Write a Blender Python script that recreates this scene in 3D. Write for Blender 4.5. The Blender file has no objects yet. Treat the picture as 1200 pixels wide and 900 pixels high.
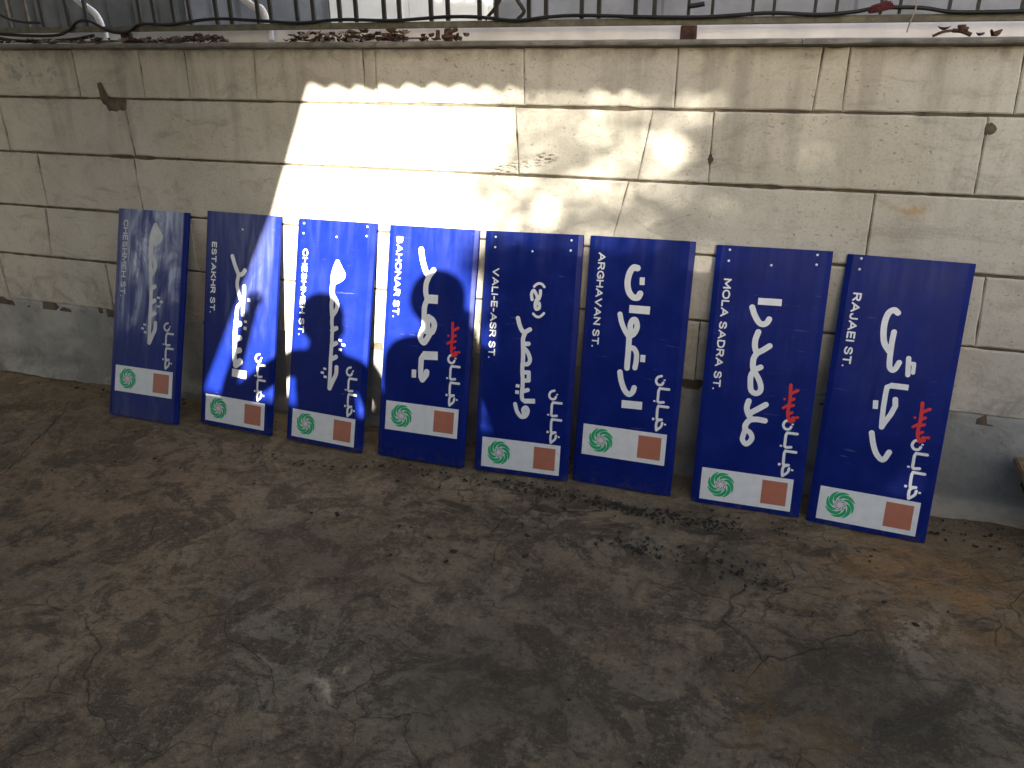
import bpy, bmesh, math, random
import numpy as np
from mathutils import Vector, Matrix, noise
PI = math.pi
R = math.radians
scene = bpy.context.scene
COL = scene.collection
random.seed(7)

# ------------------------------------------------------------------ camera
cam_d = bpy.data.cameras.new("camera")
cam = bpy.data.objects.new("camera", cam_d); COL.objects.link(cam)
CY, CP, CR = R(19.2102), R(23.7331), R(-0.5414)
fw = Vector((-math.sin(CY)*math.cos(CP), math.cos(CY)*math.cos(CP), -math.sin(CP)))
rt = Vector((math.cos(CY), math.sin(CY), 0)); up = rt.cross(fw)
r2 = math.cos(CR)*rt + math.sin(CR)*up; u2 = -math.sin(CR)*rt + math.cos(CR)*up
cam.matrix_world = Matrix(((r2.x, u2.x, -fw.x, 0), (r2.y, u2.y, -fw.y, 0), (r2.z, u2.z, -fw.z, 1.55), (0, 0, 0, 1)))
cam_d.sensor_width = 36.0; cam_d.lens = 36.0*932.0157/1200
cam_d.clip_start = 0.02; cam_d.clip_end = 500
scene.camera = cam

# ------------------------------------------------------------------ light
TO_SUN = Vector((1.22, -2.76, 0.97)).normalized()
ELEV = math.asin(TO_SUN.z); AZ = math.atan2(TO_SUN.x, TO_SUN.y)
world = bpy.data.worlds.new("World"); scene.world = world; world.use_nodes = True
wn = world.node_tree.nodes; wl = world.node_tree.links
bg = wn['Background']; bg.inputs[1].default_value = 0.05
sky = wn.new('ShaderNodeTexSky'); sky.sky_type = 'NISHITA'; sky.sun_disc = False
sky.sun_elevation = ELEV; sky.sun_rotation = AZ; sky.air_density = 1.0; sky.dust_density = 2.0; sky.ozone_density = 1.0
wl.new(sky.outputs[0], bg.inputs[0])
sd = bpy.data.lights.new("sun", 'SUN'); sd.energy = 5.0; sd.angle = R(0.5); sd.color = (1.0, 0.93, 0.80)
sun = bpy.data.objects.new("sun", sd); COL.objects.link(sun)
sun.rotation_euler = TO_SUN.to_track_quat('Z', 'Y').to_euler(); sun.location = (4, -9, 6)
vs = scene.view_settings
vs.view_transform = 'Standard'; vs.look = 'None'; vs.gamma = 1; vs.use_curve_mapping = False
vs.exposure = 2.75
try:
    scene.cycles.max_bounces = 8; scene.cycles.diffuse_bounces = 4; scene.cycles.caustics_reflective = False
except Exception: pass

# ------------------------------------------------------------------ helpers
class NT:
    """small node-tree writer"""
    def __init__(s, name, rough=0.8, spec=0.3):
        s.m = bpy.data.materials.new(name); s.m.use_nodes = True
        s.n = s.m.node_tree.nodes; s.l = s.m.node_tree.links
        s.b = s.n['Principled BSDF']; s.b.inputs['Roughness'].default_value = rough
        s.b.inputs['Specular IOR Level'].default_value = spec
        s.co = s.n.new('ShaderNodeTexCoord').outputs['Object']
    def put(s, sock, v):
        if isinstance(v, bpy.types.NodeSocket): s.l.new(v, sock)
        elif v is not None: sock.default_value = v
    def mp(s, scale=(1, 1, 1), loc=(0, 0, 0), rot=(0, 0, 0), co=None):
        n = s.n.new('ShaderNodeMapping'); s.l.new(co or s.co, n.inputs[0])
        n.inputs['Scale'].default_value = scale; n.inputs['Location'].default_value = loc; n.inputs['Rotation'].default_value = rot
        return n.outputs[0]
    def noise(s, scale, detail=4, rough=0.55, dist=0.0, co=None):
        n = s.n.new('ShaderNodeTexNoise'); s.l.new(co or s.co, n.inputs['Vector'])
        n.inputs['Scale'].default_value = scale; n.inputs['Detail'].default_value = detail
        n.inputs['Roughness'].default_value = rough; n.inputs['Distortion'].default_value = dist
        return n.outputs['Fac']
    def vor(s, scale, feature='DISTANCE_TO_EDGE', co=None):
        n = s.n.new('ShaderNodeTexVoronoi'); n.feature = feature; s.l.new(co or s.co, n.inputs['Vector'])
        n.inputs['Scale'].default_value = scale
        return n.outputs['Distance']
    def ramp(s, v, a, b, lo=0.0, hi=1.0, smooth=True):
        n = s.n.new('ShaderNodeMapRange'); n.interpolation_type = 'SMOOTHSTEP' if smooth else 'LINEAR'
        s.put(n.inputs[0], v)
        for i, x in ((1, a), (2, b), (3, lo), (4, hi)): n.inputs[i].default_value = x
        return n.outputs[0]
    def math(s, op, a, b=0.0):
        n = s.n.new('ShaderNodeMath'); n.operation = op; s.put(n.inputs[0], a); s.put(n.inputs[1], b)
        return n.outputs[0]
    def mix(s, f, a, b, mode='MIX'):
        n = s.n.new('ShaderNodeMix'); n.data_type = 'RGBA'; n.blend_type = mode
        s.put(n.inputs[0], f)
        for k, x in ((6, a), (7, b)):
            if isinstance(x, tuple): x = (*x, 1.0)[:4]
            s.put(n.inputs[k], x)
        return n.outputs[2]
    def xyz(s, co=None):
        n = s.n.new('ShaderNodeSeparateXYZ'); s.l.new(co or s.co, n.inputs[0]); return n.outputs
    def island(s):
        return s.n.new('ShaderNodeNewGeometry').outputs['Random Per Island']
    def warp(s, scale, amt, co=None):
        n = s.n.new('ShaderNodeTexNoise'); s.l.new(co or s.co, n.inputs['Vector']); n.inputs['Scale'].default_value = scale; n.inputs['Detail'].default_value = 3
        v = s.n.new('ShaderNodeVectorMath'); v.operation = 'SUBTRACT'; s.l.new(n.outputs['Color'], v.inputs[0]); v.inputs[1].default_value = (.5, .5, .5)
        w = s.n.new('ShaderNodeVectorMath'); w.operation = 'SCALE'; s.l.new(v.outputs[0], w.inputs[0]); w.inputs['Scale'].default_value = amt
        a = s.n.new('ShaderNodeVectorMath'); a.operation = 'ADD'; s.l.new(co or s.co, a.inputs[0]); s.l.new(w.outputs[0], a.inputs[1])
        return a.outputs[0]
    def spot(s, c, r, soft=0.6, co=None, axes=(1, 1, 1)):
        """1 inside a blob round c, 0 outside"""
        m = s.mp(scale=tuple(a/r for a in axes), loc=tuple(-q*a/r for q, a in zip(c, axes)), co=co)
        v = s.n.new('ShaderNodeVectorMath'); v.operation = 'LENGTH'; s.l.new(m, v.inputs[0])
        return s.ramp(v.outputs['Value'], 1.0-soft, 1.0, 1.0, 0.0)
    def bump(s, h, strength, dist=0.01, prev=None):
        n = s.n.new('ShaderNodeBump'); s.put(n.inputs['Height'], h)
        n.inputs['Strength'].default_value = strength; n.inputs['Distance'].default_value = dist
        if prev is not None: s.l.new(prev, n.inputs['Normal'])
        return n.outputs[0]
    def out(s, col=None, rough=None, nor=None):
        if isinstance(col, tuple): col = (*col, 1.0)[:4]
        s.put(s.b.inputs['Base Color'], col); s.put(s.b.inputs['Roughness'], rough)
        if nor is not None: s.l.new(nor, s.b.inputs['Normal'])
        return s.m

def plain(name, col, rough=0.7, var=0.25, scale=18, spec=0.3, metal=0.0, bump=0.15):
    t = NT(name, rough, spec)
    a = t.noise(scale, 5); b = t.noise(scale*0.18, 3)
    c = t.mix(t.ramp(a, .3, .7), tuple(x*(1-var) for x in col), tuple(min(1, x*(1+var)) for x in col))
    c = t.mix(t.math('MULTIPLY', t.ramp(b, .45, .75), .5), c, tuple(x*.55 for x in col))
    t.b.inputs['Metallic'].default_value = metal
    return t.out(c, t.ramp(a, 0, 1, max(0, rough-.1), min(1, rough+.1)), t.bump(a, bump, .01))

def obj(name, bm, mats, parent=None, smooth=False):
    me = bpy.data.meshes.new(name)
    bm.normal_update(); bm.to_mesh(me); bm.free()
    for m in (mats if isinstance(mats, (list, tuple)) else [mats]): me.materials.append(m)
    if smooth:
        for p in me.polygons: p.use_smooth = True
    o = bpy.data.objects.new(name, me); COL.objects.link(o)
    if parent: o.parent = parent
    return o
def tag(o, label=None, cat=None, group=None, kind=None):
    for k, v in (('label', label), ('category', cat), ('group', group), ('kind', kind)):
        if v: o[k] = v
    return o
def empty(name, loc, label, cat, group=None):
    o = bpy.data.objects.new(name, None); COL.objects.link(o); o.location = loc
    o.empty_display_size = .1
    return tag(o, label, cat, group)
def local(o, parent):
    """parent a world-built mesh to an Empty placed at its base"""
    o.parent = parent; o.matrix_parent_inverse = Matrix.Translation(-Vector(parent.location)); return o

def box(bm, lo, hi, bev=0.0, mat=0):
    lo = Vector(lo); hi = Vector(hi)
    g = bmesh.ops.create_cube(bm, size=1.0, matrix=Matrix.Translation((lo+hi)/2) @ Matrix.Diagonal((*(hi-lo), 1)))
    vs_ = g['verts']; fs = {f for v in vs_ for f in v.link_faces}
    for f in fs: f.material_index = mat
    if bev > 0:
        bmesh.ops.bevel(bm, geom=list({e for v in vs_ for e in v.link_edges}), offset=bev, segments=2, affect='EDGES')
def tube(bm, pts, rad, n=8, mat=0, close=True):
    pts = [Vector(p) for p in pts]; rings = []
    rads = rad if isinstance(rad, (list, tuple)) else [rad]*len(pts)
    ref = Vector((0.13, 0.31, 1)).normalized()
    for i, p in enumerate(pts):
        t = (pts[min(i+1, len(pts)-1)]-pts[max(i-1, 0)]).normalized()
        a = t.cross(ref)
        if a.length < .05: a = t.cross(Vector((1, 0, 0)))
        a.normalize(); b = t.cross(a)
        rings.append([bm.verts.new(p+rads[i]*(math.cos(2*PI*k/n)*a+math.sin(2*PI*k/n)*b)) for k in range(n)])
    for A, B in zip(rings, rings[1:]):
        for k in range(n):
            f = bm.faces.new((A[k], A[(k+1) % n], B[(k+1) % n], B[k])); f.material_index = mat; f.smooth = True
    if close:
        for ring in (rings[0][::-1], rings[-1]):
            f = bm.faces.new(ring); f.material_index = mat
def spline(pts, sub=6):
    P = [np.array(p, float) for p in pts]
    if len(P) < 3: return P
    out = []
    Q = [2*P[0]-P[1]] + P + [2*P[-1]-P[-2]]
    for i in range(1, len(Q)-2):
        for k in range(sub):
            t = k/sub; a, b, c, d = Q[i-1], Q[i], Q[i+1], Q[i+2]
            out.append(.5*((2*b)+(c-a)*t+(2*a-5*b+4*c-d)*t*t+(3*b-a-3*c+d)*t**3))
    return out+[P[-1]]
def fbm(x, y, z, o=4):
    return noise.fractal(Vector((x, y, z)), 0.6, 2.1, o)

# ---- flat lettering: union of pen strokes, outlined on a fine grid
def seg_sdf(X, Y, a, b, ra, rb):
    ax, ay = a; bx, by = b; dx, dy = bx-ax, by-ay; L = dx*dx+dy*dy+1e-12
    t = np.clip(((X-ax)*dx+(Y-ay)*dy)/L, 0, 1)
    return np.hypot(X-ax-t*dx, Y-ay-t*dy)-(ra+(rb-ra)*t)
def stroke_sdf(X, Y, st):
    kind, w, pts = st
    if kind == 'b':
        (ax, ay), (bx, by) = pts[0], pts[-1]; L = math.hypot(bx-ax, by-ay); tx, ty = (bx-ax)/L, (by-ay)/L
        mx, my = (ax+bx)/2, (ay+by)/2
        return np.maximum(abs((X-mx)*tx+(Y-my)*ty)-L/2, abs(-(X-mx)*ty+(Y-my)*tx)-w/2)
    if kind == 't':      # tapered blade: width is a list
        d = None
        for i in range(len(pts)-1):
            e = seg_sdf(X, Y, pts[i], pts[i+1], w[i]/2, w[i+1]/2); d = e if d is None else np.minimum(d, e)
        return d
    P = spline(pts) if kind in 'sf' else pts
    if kind == 'f': P = spline(list(pts)+[pts[0]])
    d = None
    for a, b in zip(P, P[1:]):
        e = seg_sdf(X, Y, a, b, w/2, w/2); d = e if d is None else np.minimum(d, e)
    if kind == 'f':
        ins = np.zeros(X.shape, bool)
        for (ax, ay), (bx, by) in zip(P, P[1:]):
            c = ((ay > Y) != (by > Y)) & (X < (bx-ax)*(Y-ay)/(by-ay+1e-12)+ax); ins ^= c
        d = np.where(ins, -1e-3, d)
    return d
def strokes_bm(strokes, y, res=0.0013, du=0.0, dw=0.0):
    al = [q for s_ in strokes for q in s_[2]]
    wm = max((max(s_[1]) if isinstance(s_[1], list) else s_[1]) for s_ in strokes)
    x0, x1 = min(q[0] for q in al)-wm, max(q[0] for q in al)+wm
    z0, z1 = min(q[1] for q in al)-wm, max(q[1] for q in al)+wm
    nx, nz = int((x1-x0)/res)+2, int((z1-z0)/res)+2
    X, Z = np.meshgrid(x0+np.arange(nx)*res, z0+np.arange(nz)*res, indexing='ij')
    F = np.full(X.shape, 1.0)
    for s_ in strokes: F = np.minimum(F, stroke_sdf(X, Z, s_))
    F[abs(F) < 1e-7] = 1e-7
    bm = bmesh.new(); cache = {}
    def vtx(key, px, pz):
        if key not in cache: cache[key] = bm.verts.new((px+du, y, pz+dw))
        return cache[key]
    neg = F < 0
    act = neg[:-1, :-1] | neg[1:, :-1] | neg[1:, 1:] | neg[:-1, 1:]
    for i, j in zip(*np.nonzero(act)):
        cs = [(i, j), (i+1, j), (i+1, j+1), (i, j+1)]; poly = []
        for k in range(4):
            a, b = cs[k], cs[(k+1) % 4]; fa, fb = F[a], F[b]
            if fa < 0: poly.append(vtx(a, X[a], Z[a]))
            if (fa < 0) != (fb < 0):
                t = fa/(fa-fb); key = (min(a, b), max(a, b))
                poly.append(vtx(key, X[a]+(X[b]-X[a])*t, Z[a]+(Z[b]-Z[a])*t))
        if len(poly) >= 3:
            try: bm.faces.new(poly)
            except ValueError: pass
    bmesh.ops.dissolve_limit(bm, angle_limit=0.02, verts=bm.verts[:], edges=bm.edges[:])
    return bm
STROKES = {
 'rajaei': [
  ('s', 0.0173, [(-0.0098, 0.7416), (-0.0220, 0.7493), (-0.0367, 0.7370), (-0.0431, 0.7057), (-0.0410, 0.6676), (-0.0329, 0.6378), (-0.0156, 0.6154)]),
  ('s', 0.0157, [(-0.0113, 0.6791), (-0.0124, 0.6498), (-0.0119, 0.6190), (-0.0105, 0.5913), (-0.0072, 0.5653), (0.0018, 0.5556), (0.0107, 0.5616), (0.0185, 0.5829)]),
  ('l', 0.0140, [(0.0440, 0.6004), (0.0496, 0.5464)]),
  ('l', 0.0112, [(0.0455, 0.5837), (0.0623, 0.5845), (0.0636, 0.5553)]),
  ('b', 0.0173, [(0.0039, 0.5051), (0.0581, 0.5056)]),
  ('p', 0.0145, [(0.0080, 0.5057), (-0.0044, 0.4982), (-0.0053, 0.4727), (-0.0053, 0.4345), (-0.0030, 0.3867), (-0.0005, 0.3646)]),
  ('p', 0.0154, [(0.0259, 0.4618), (0.0291, 0.4401), (0.0197, 0.4098), (0.0046, 0.3784), (-0.0005, 0.3646)]),
  ('b', 0.0145, [(-0.0312, 0.4501), (-0.0287, 0.4217)]),
  ('s', 0.0162, [(-0.0270, 0.3405), (-0.0176, 0.3062), (-0.0045, 0.2758), (0.0126, 0.2577), (0.0237, 0.2598), (0.0343, 0.2847)]),
 ],
 'molasadra': [
  ('b', 0.0211, [(-0.0312, 0.7354), (0.0452, 0.7363)]),
  ('s', 0.0180, [(-0.0478, 0.7133), (-0.0375, 0.6888), (-0.0211, 0.6648), (-0.0067, 0.6588), (0.0049, 0.6650), (0.0111, 0.6774)]),
  ('s', 0.0180, [(-0.0190, 0.6313), (-0.0254, 0.6048), (-0.0242, 0.5790), (-0.0158, 0.5587)]),
  ('s', 0.0180, [(0.0227, 0.5871), (0.0043, 0.5722), (-0.0156, 0.5571), (-0.0245, 0.5382), (-0.0240, 0.5136), (-0.0205, 0.5008)]),
  ('l', 0.0174, [(0.0017, 0.5115), (-0.0174, 0.5011)]),
  ('s', 0.0171, [(-0.0174, 0.5011), (-0.0267, 0.4802), (-0.0258, 0.4538), (-0.0207, 0.4294), (-0.0064, 0.4194), (0.0073, 0.4261), (0.0101, 0.4431), (0.0008, 0.4685), (-0.0167, 0.4946)]),
  ('s', 0.0180, [(-0.0244, 0.3903), (-0.0282, 0.3662), (-0.0212, 0.3450), (-0.0100, 0.3295)]),
  ('l', 0.0180, [(0.0328, 0.3841), (0.0111, 0.3678), (-0.0137, 0.3494)]),
  ('s', 0.0180, [(0.0359, 0.3278), (0.0089, 0.3293), (-0.0141, 0.3232), (-0.0259, 0.3052), (-0.0254, 0.2881)]),
  ('s', 0.0162, [(-0.0248, 0.2882), (-0.0072, 0.2786), (-0.0000, 0.2589), (-0.0163, 0.2376), (-0.0305, 0.2512), (-0.0293, 0.2704), (-0.0248, 0.2882)]),
 ],
 'arghavan': [
  ('s', 0.0205, [(-0.0061, 0.8117), (-0.0207, 0.8123), (-0.0326, 0.7932), (-0.0375, 0.7594), (-0.0303, 0.7280), (-0.0133, 0.7092), (0.0038, 0.7089), (0.0110, 0.7229)]),
  ('b', 0.0164, [(0.0136, 0.7806), (0.0150, 0.7540)]),
  ('b', 0.0260, [(-0.0232, 0.6661), (0.0510, 0.6665)]),
  ('s', 0.0171, [(-0.0548, 0.6445), (-0.0465, 0.6162), (-0.0320, 0.5884), (-0.0143, 0.5644)]),
  ('s', 0.0185, [(-0.0146, 0.5678), (0.0016, 0.5797), (0.0107, 0.6045), (0.0035, 0.6277), (-0.0077, 0.6267), (-0.0141, 0.6090), (-0.0113, 0.5887)]),
  ('p', 0.0191, [(-0.0149, 0.5712), (-0.0136, 0.5369), (-0.0130, 0.5023), (-0.0130, 0.4535)]),
  ('s', 0.0171, [(-0.0091, 0.5253), (0.0046, 0.5267), (0.0163, 0.5107), (0.0186, 0.4850), (0.0159, 0.4569)]),
  ('b', 0.0164, [(0.0411, 0.5065), (0.0414, 0.4806)]),
  ('s', 0.0185, [(-0.0369, 0.4350), (-0.0302, 0.4059), (-0.0150, 0.3724), (0.0020, 0.3576), (0.0152, 0.3674), (0.0196, 0.3838)]),
  ('b', 0.0267, [(-0.0210, 0.3191), (0.0544, 0.3213)]),
 ],
 'valiasr': [
  ('s', 0.0088, [(0.0139, 0.7202), (0.0226, 0.7290), (0.0334, 0.7329), (0.0447, 0.7295), (0.0526, 0.7213)]),
  ('s', 0.0110, [(0.0088, 0.6723), (0.0053, 0.6932), (0.0130, 0.7061), (0.0231, 0.6928), (0.0324, 0.6741), (0.0387, 0.6905), (0.0388, 0.7063)]),
  ('s', 0.0117, [(0.0251, 0.6718), (0.0218, 0.6539), (0.0265, 0.6384), (0.0374, 0.6428), (0.0362, 0.6603), (0.0253, 0.6577)]),
  ('s', 0.0088, [(0.0166, 0.6199), (0.0264, 0.6118), (0.0377, 0.6092), (0.0484, 0.6153), (0.0571, 0.6248)]),
  ('s', 0.0154, [(-0.0417, 0.5994), (-0.0326, 0.5716), (-0.0201, 0.5512), (-0.0107, 0.5502), (0.0073, 0.5606)]),
  ('s', 0.0154, [(-0.0088, 0.5504), (-0.0167, 0.5265), (-0.0161, 0.5051), (-0.0132, 0.4694), (-0.0121, 0.4336)]),
  ('l', 0.0154, [(-0.0117, 0.5054), (0.0051, 0.5068)]),
  ('s', 0.0146, [(-0.0119, 0.4911), (0.0041, 0.4745), (0.0144, 0.4484), (0.0069, 0.4309), (-0.0107, 0.4293)]),
  ('s', 0.0146, [(-0.0133, 0.4298), (-0.0127, 0.4010), (-0.0090, 0.3724), (-0.0080, 0.3435), (-0.0094, 0.3179), (-0.0062, 0.2963), (0.0044, 0.2893)]),
  ('p', 0.0146, [(-0.0031, 0.3982), (0.0126, 0.3996), (0.0145, 0.3691), (-0.0068, 0.3672)]),
  ('l', 0.0146, [(-0.0061, 0.3255), (0.0130, 0.3327)]),
  ('b', 0.0168, [(-0.0001, 0.2889), (0.0441, 0.2930)]),
  ('b', 0.0139, [(-0.0273, 0.3508), (-0.0277, 0.3381)]),
  ('b', 0.0139, [(-0.0281, 0.3271), (-0.0284, 0.3133)]),
  ('s', 0.0146, [(-0.0332, 0.2738), (-0.0240, 0.2472), (-0.0077, 0.2286), (0.0110, 0.2329), (0.0180, 0.2530), (0.0101, 0.2650), (0.0000, 0.2567), (0.0038, 0.2388)]),
 ],
 'bahonar': [
  ('s', 0.0204, [(-0.0451, 0.8291), (-0.0364, 0.7884), (-0.0209, 0.7479), (-0.0064, 0.7273)]),
  ('l', 0.0204, [(-0.0065, 0.7291), (0.0115, 0.7537)]),
  ('s', 0.0197, [(-0.0064, 0.7273), (-0.0156, 0.6995), (-0.0154, 0.6668), (-0.0087, 0.6455)]),
  ('b', 0.0314, [(-0.0085, 0.6426), (0.0371, 0.6435)]),
  ('s', 0.0197, [(-0.0082, 0.6382), (-0.0164, 0.6120), (-0.0164, 0.5827), (-0.0134, 0.5388)]),
  ('s', 0.0212, [(0.0022, 0.5732), (0.0210, 0.5620), (0.0291, 0.5425), (0.0202, 0.5160), (0.0035, 0.5256), (-0.0002, 0.5510), (0.0022, 0.5732)]),
  ('s', 0.0212, [(-0.0097, 0.5428), (-0.0217, 0.5123), (-0.0262, 0.4896), (-0.0109, 0.4725), (0.0021, 0.4885), (0.0161, 0.5175)]),
  ('s', 0.0157, [(-0.0098, 0.5152), (0.0063, 0.5147)]),
  ('b', 0.0307, [(-0.0115, 0.4222), (0.0513, 0.4265)]),
  ('p', 0.0204, [(-0.0076, 0.4237), (-0.0167, 0.4086), (-0.0167, 0.3674), (-0.0139, 0.3376), (-0.0071, 0.3271)]),
  ('l', 0.0216, [(0.0090, 0.3588), (0.0078, 0.3474), (-0.0071, 0.3271)]),
  ('b', 0.0177, [(-0.0449, 0.3626), (-0.0440, 0.3307)]),
 ],
 'cheshmeh': [
  ('f', 0.0202, [(0.0209, 0.7521), (0.0091, 0.7194), (0.0040, 0.6794), (0.0284, 0.6798), (0.0527, 0.7018), (0.0368, 0.7279)]),
  ('s', 0.0219, [(0.0070, 0.6837), (0.0037, 0.6440), (0.0073, 0.6130)]),
  ('s', 0.0175, [(0.0117, 0.6173), (0.0299, 0.5937), (0.0323, 0.5725), (0.0213, 0.5499), (0.0127, 0.5392)]),
  ('s', 0.0175, [(0.0071, 0.6168), (0.0049, 0.5814), (0.0103, 0.5390)]),
  ('s', 0.0158, [(0.0124, 0.5431), (0.0114, 0.5118), (0.0166, 0.4851), (0.0162, 0.4579), (0.0175, 0.4271), (0.0169, 0.3845), (0.0168, 0.3537), (0.0178, 0.3077), (0.0179, 0.2427)]),
  ('l', 0.0175, [(0.0147, 0.4791), (0.0354, 0.4903)]),
  ('l', 0.0175, [(0.0173, 0.4174), (0.0379, 0.4294)]),
  ('l', 0.0175, [(0.0185, 0.3616), (0.0418, 0.3740)]),
  ('b', 0.0149, [(0.0571, 0.4478), (0.0559, 0.4384)]),
  ('b', 0.0158, [(0.0740, 0.4316), (0.0729, 0.4211)]),
  ('b', 0.0149, [(0.0606, 0.4104), (0.0594, 0.4010)]),
  ('s', 0.0175, [(0.0476, 0.3324), (0.0469, 0.3036), (0.0341, 0.2753), (0.0202, 0.2430)]),
  ('b', 0.0140, [(-0.0086, 0.3237), (-0.0098, 0.3151)]),
  ('b', 0.0149, [(-0.0195, 0.3070), (-0.0202, 0.2973)]),
  ('b', 0.0140, [(-0.0044, 0.2916), (-0.0051, 0.2819)]),
 ],
 'estakhr': [
  ('s', 0.0172, [(-0.0422, 0.7359), (-0.0257, 0.6980), (-0.0068, 0.6623)]),
  ('s', 0.0172, [(-0.0067, 0.6603), (0.0126, 0.6668), (0.0240, 0.6827)]),
  ('s', 0.0163, [(-0.0067, 0.6603), (-0.0123, 0.6242), (-0.0031, 0.5855), (0.0171, 0.5438)]),
  ('s', 0.0163, [(0.0239, 0.6158), (0.0251, 0.5803), (0.0222, 0.5403), (0.0224, 0.4965)]),
  ('s', 0.0163, [(0.0169, 0.5477), (-0.0053, 0.5276), (-0.0098, 0.4972), (-0.0109, 0.4690)]),
  ('b', 0.0144, [(0.0512, 0.5690), (0.0504, 0.5543)]),
  ('b', 0.0144, [(0.0382, 0.4743), (0.0372, 0.4642)]),
  ('b', 0.0153, [(0.0370, 0.4481), (0.0367, 0.4341)]),
  ('s', 0.0211, [(-0.0100, 0.4711), (-0.0134, 0.4164), (-0.0121, 0.3560), (-0.0111, 0.3033), (-0.0009, 0.2781)]),
  ('l', 0.0220, [(-0.0116, 0.4509), (0.0104, 0.4573)]),
  ('l', 0.0220, [(-0.0112, 0.3905), (0.0123, 0.3972)]),
  ('l', 0.0220, [(-0.0097, 0.3380), (0.0139, 0.3448)]),
  ('l', 0.0268, [(-0.0035, 0.2798), (0.0172, 0.2966)]),
  ('b', 0.0316, [(-0.0219, 0.2448), (0.0531, 0.2429)]),
 ],
 'khiaban': [
  ('s', 0.0087, [(-0.0066, 0.1970), (-0.0196, 0.1913), (-0.0248, 0.1768), (-0.0172, 0.1652), (-0.0041, 0.1654), (0.0010, 0.1738)]),
  ('b', 0.0071, [(0.0053, 0.1860), (0.0047, 0.1804)]),
  ('l', 0.0093, [(0.0237, 0.1517), (-0.0083, 0.1516)]),
  ('s', 0.0093, [(-0.0084, 0.1524), (-0.0123, 0.1422), (-0.0124, 0.1226), (-0.0104, 0.1019), (0.0086, 0.1030)]),
  ('b', 0.0082, [(-0.0237, 0.1066), (-0.0248, 0.1008)]),
  ('l', 0.0093, [(0.0264, 0.0872), (-0.0077, 0.0874)]),
  ('s', 0.0093, [(-0.0078, 0.0882), (-0.0106, 0.0752), (-0.0094, 0.0416), (-0.0058, 0.0378), (0.0078, 0.0389)]),
  ('b', 0.0082, [(-0.0221, 0.0420), (-0.0227, 0.0335)]),
  ('s', 0.0093, [(0.0078, 0.0389), (-0.0066, 0.0321), (-0.0098, 0.0160), (-0.0077, -0.0007)]),
  ('s', 0.0087, [(0.0111, 0.0275), (0.0075, 0.0129), (-0.0075, -0.0021)]),
  ('b', 0.0077, [(0.0219, 0.0262), (0.0214, 0.0199)]),
 ],
 'shahid': [
  ('s', 0.0109, [(-0.0163, 0.3182), (-0.0143, 0.2899), (-0.0134, 0.2613), (-0.0152, 0.2363), (-0.0139, 0.2117), (-0.0047, 0.1925), (0.0032, 0.2064)]),
  ('l', 0.0102, [(-0.0140, 0.2879), (0.0077, 0.3017)]),
  ('l', 0.0095, [(-0.0137, 0.2633), (-0.0007, 0.2717)]),
  ('l', 0.0095, [(-0.0151, 0.2425), (0.0000, 0.2492)]),
  ('l', 0.0095, [(-0.0145, 0.2157), (-0.0014, 0.2242)]),
  ('l', 0.0102, [(-0.0060, 0.1914), (0.0074, 0.1980)]),
  ('b', 0.0080, [(-0.0308, 0.2716), (-0.0307, 0.2642)]),
  ('l', 0.0087, [(-0.0178, 0.2482), (-0.0319, 0.2367)]),
  ('b', 0.0087, [(0.0179, 0.2131), (0.0179, 0.2040)]),
  ('l', 0.0073, [(0.0066, 0.2070), (0.0154, 0.2085)]),
 ],
}
SW, SH = 0.3722, 0.9155                      # a sign: width, height (m)
WY = 2.7741                                  # face of the stone wall

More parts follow.
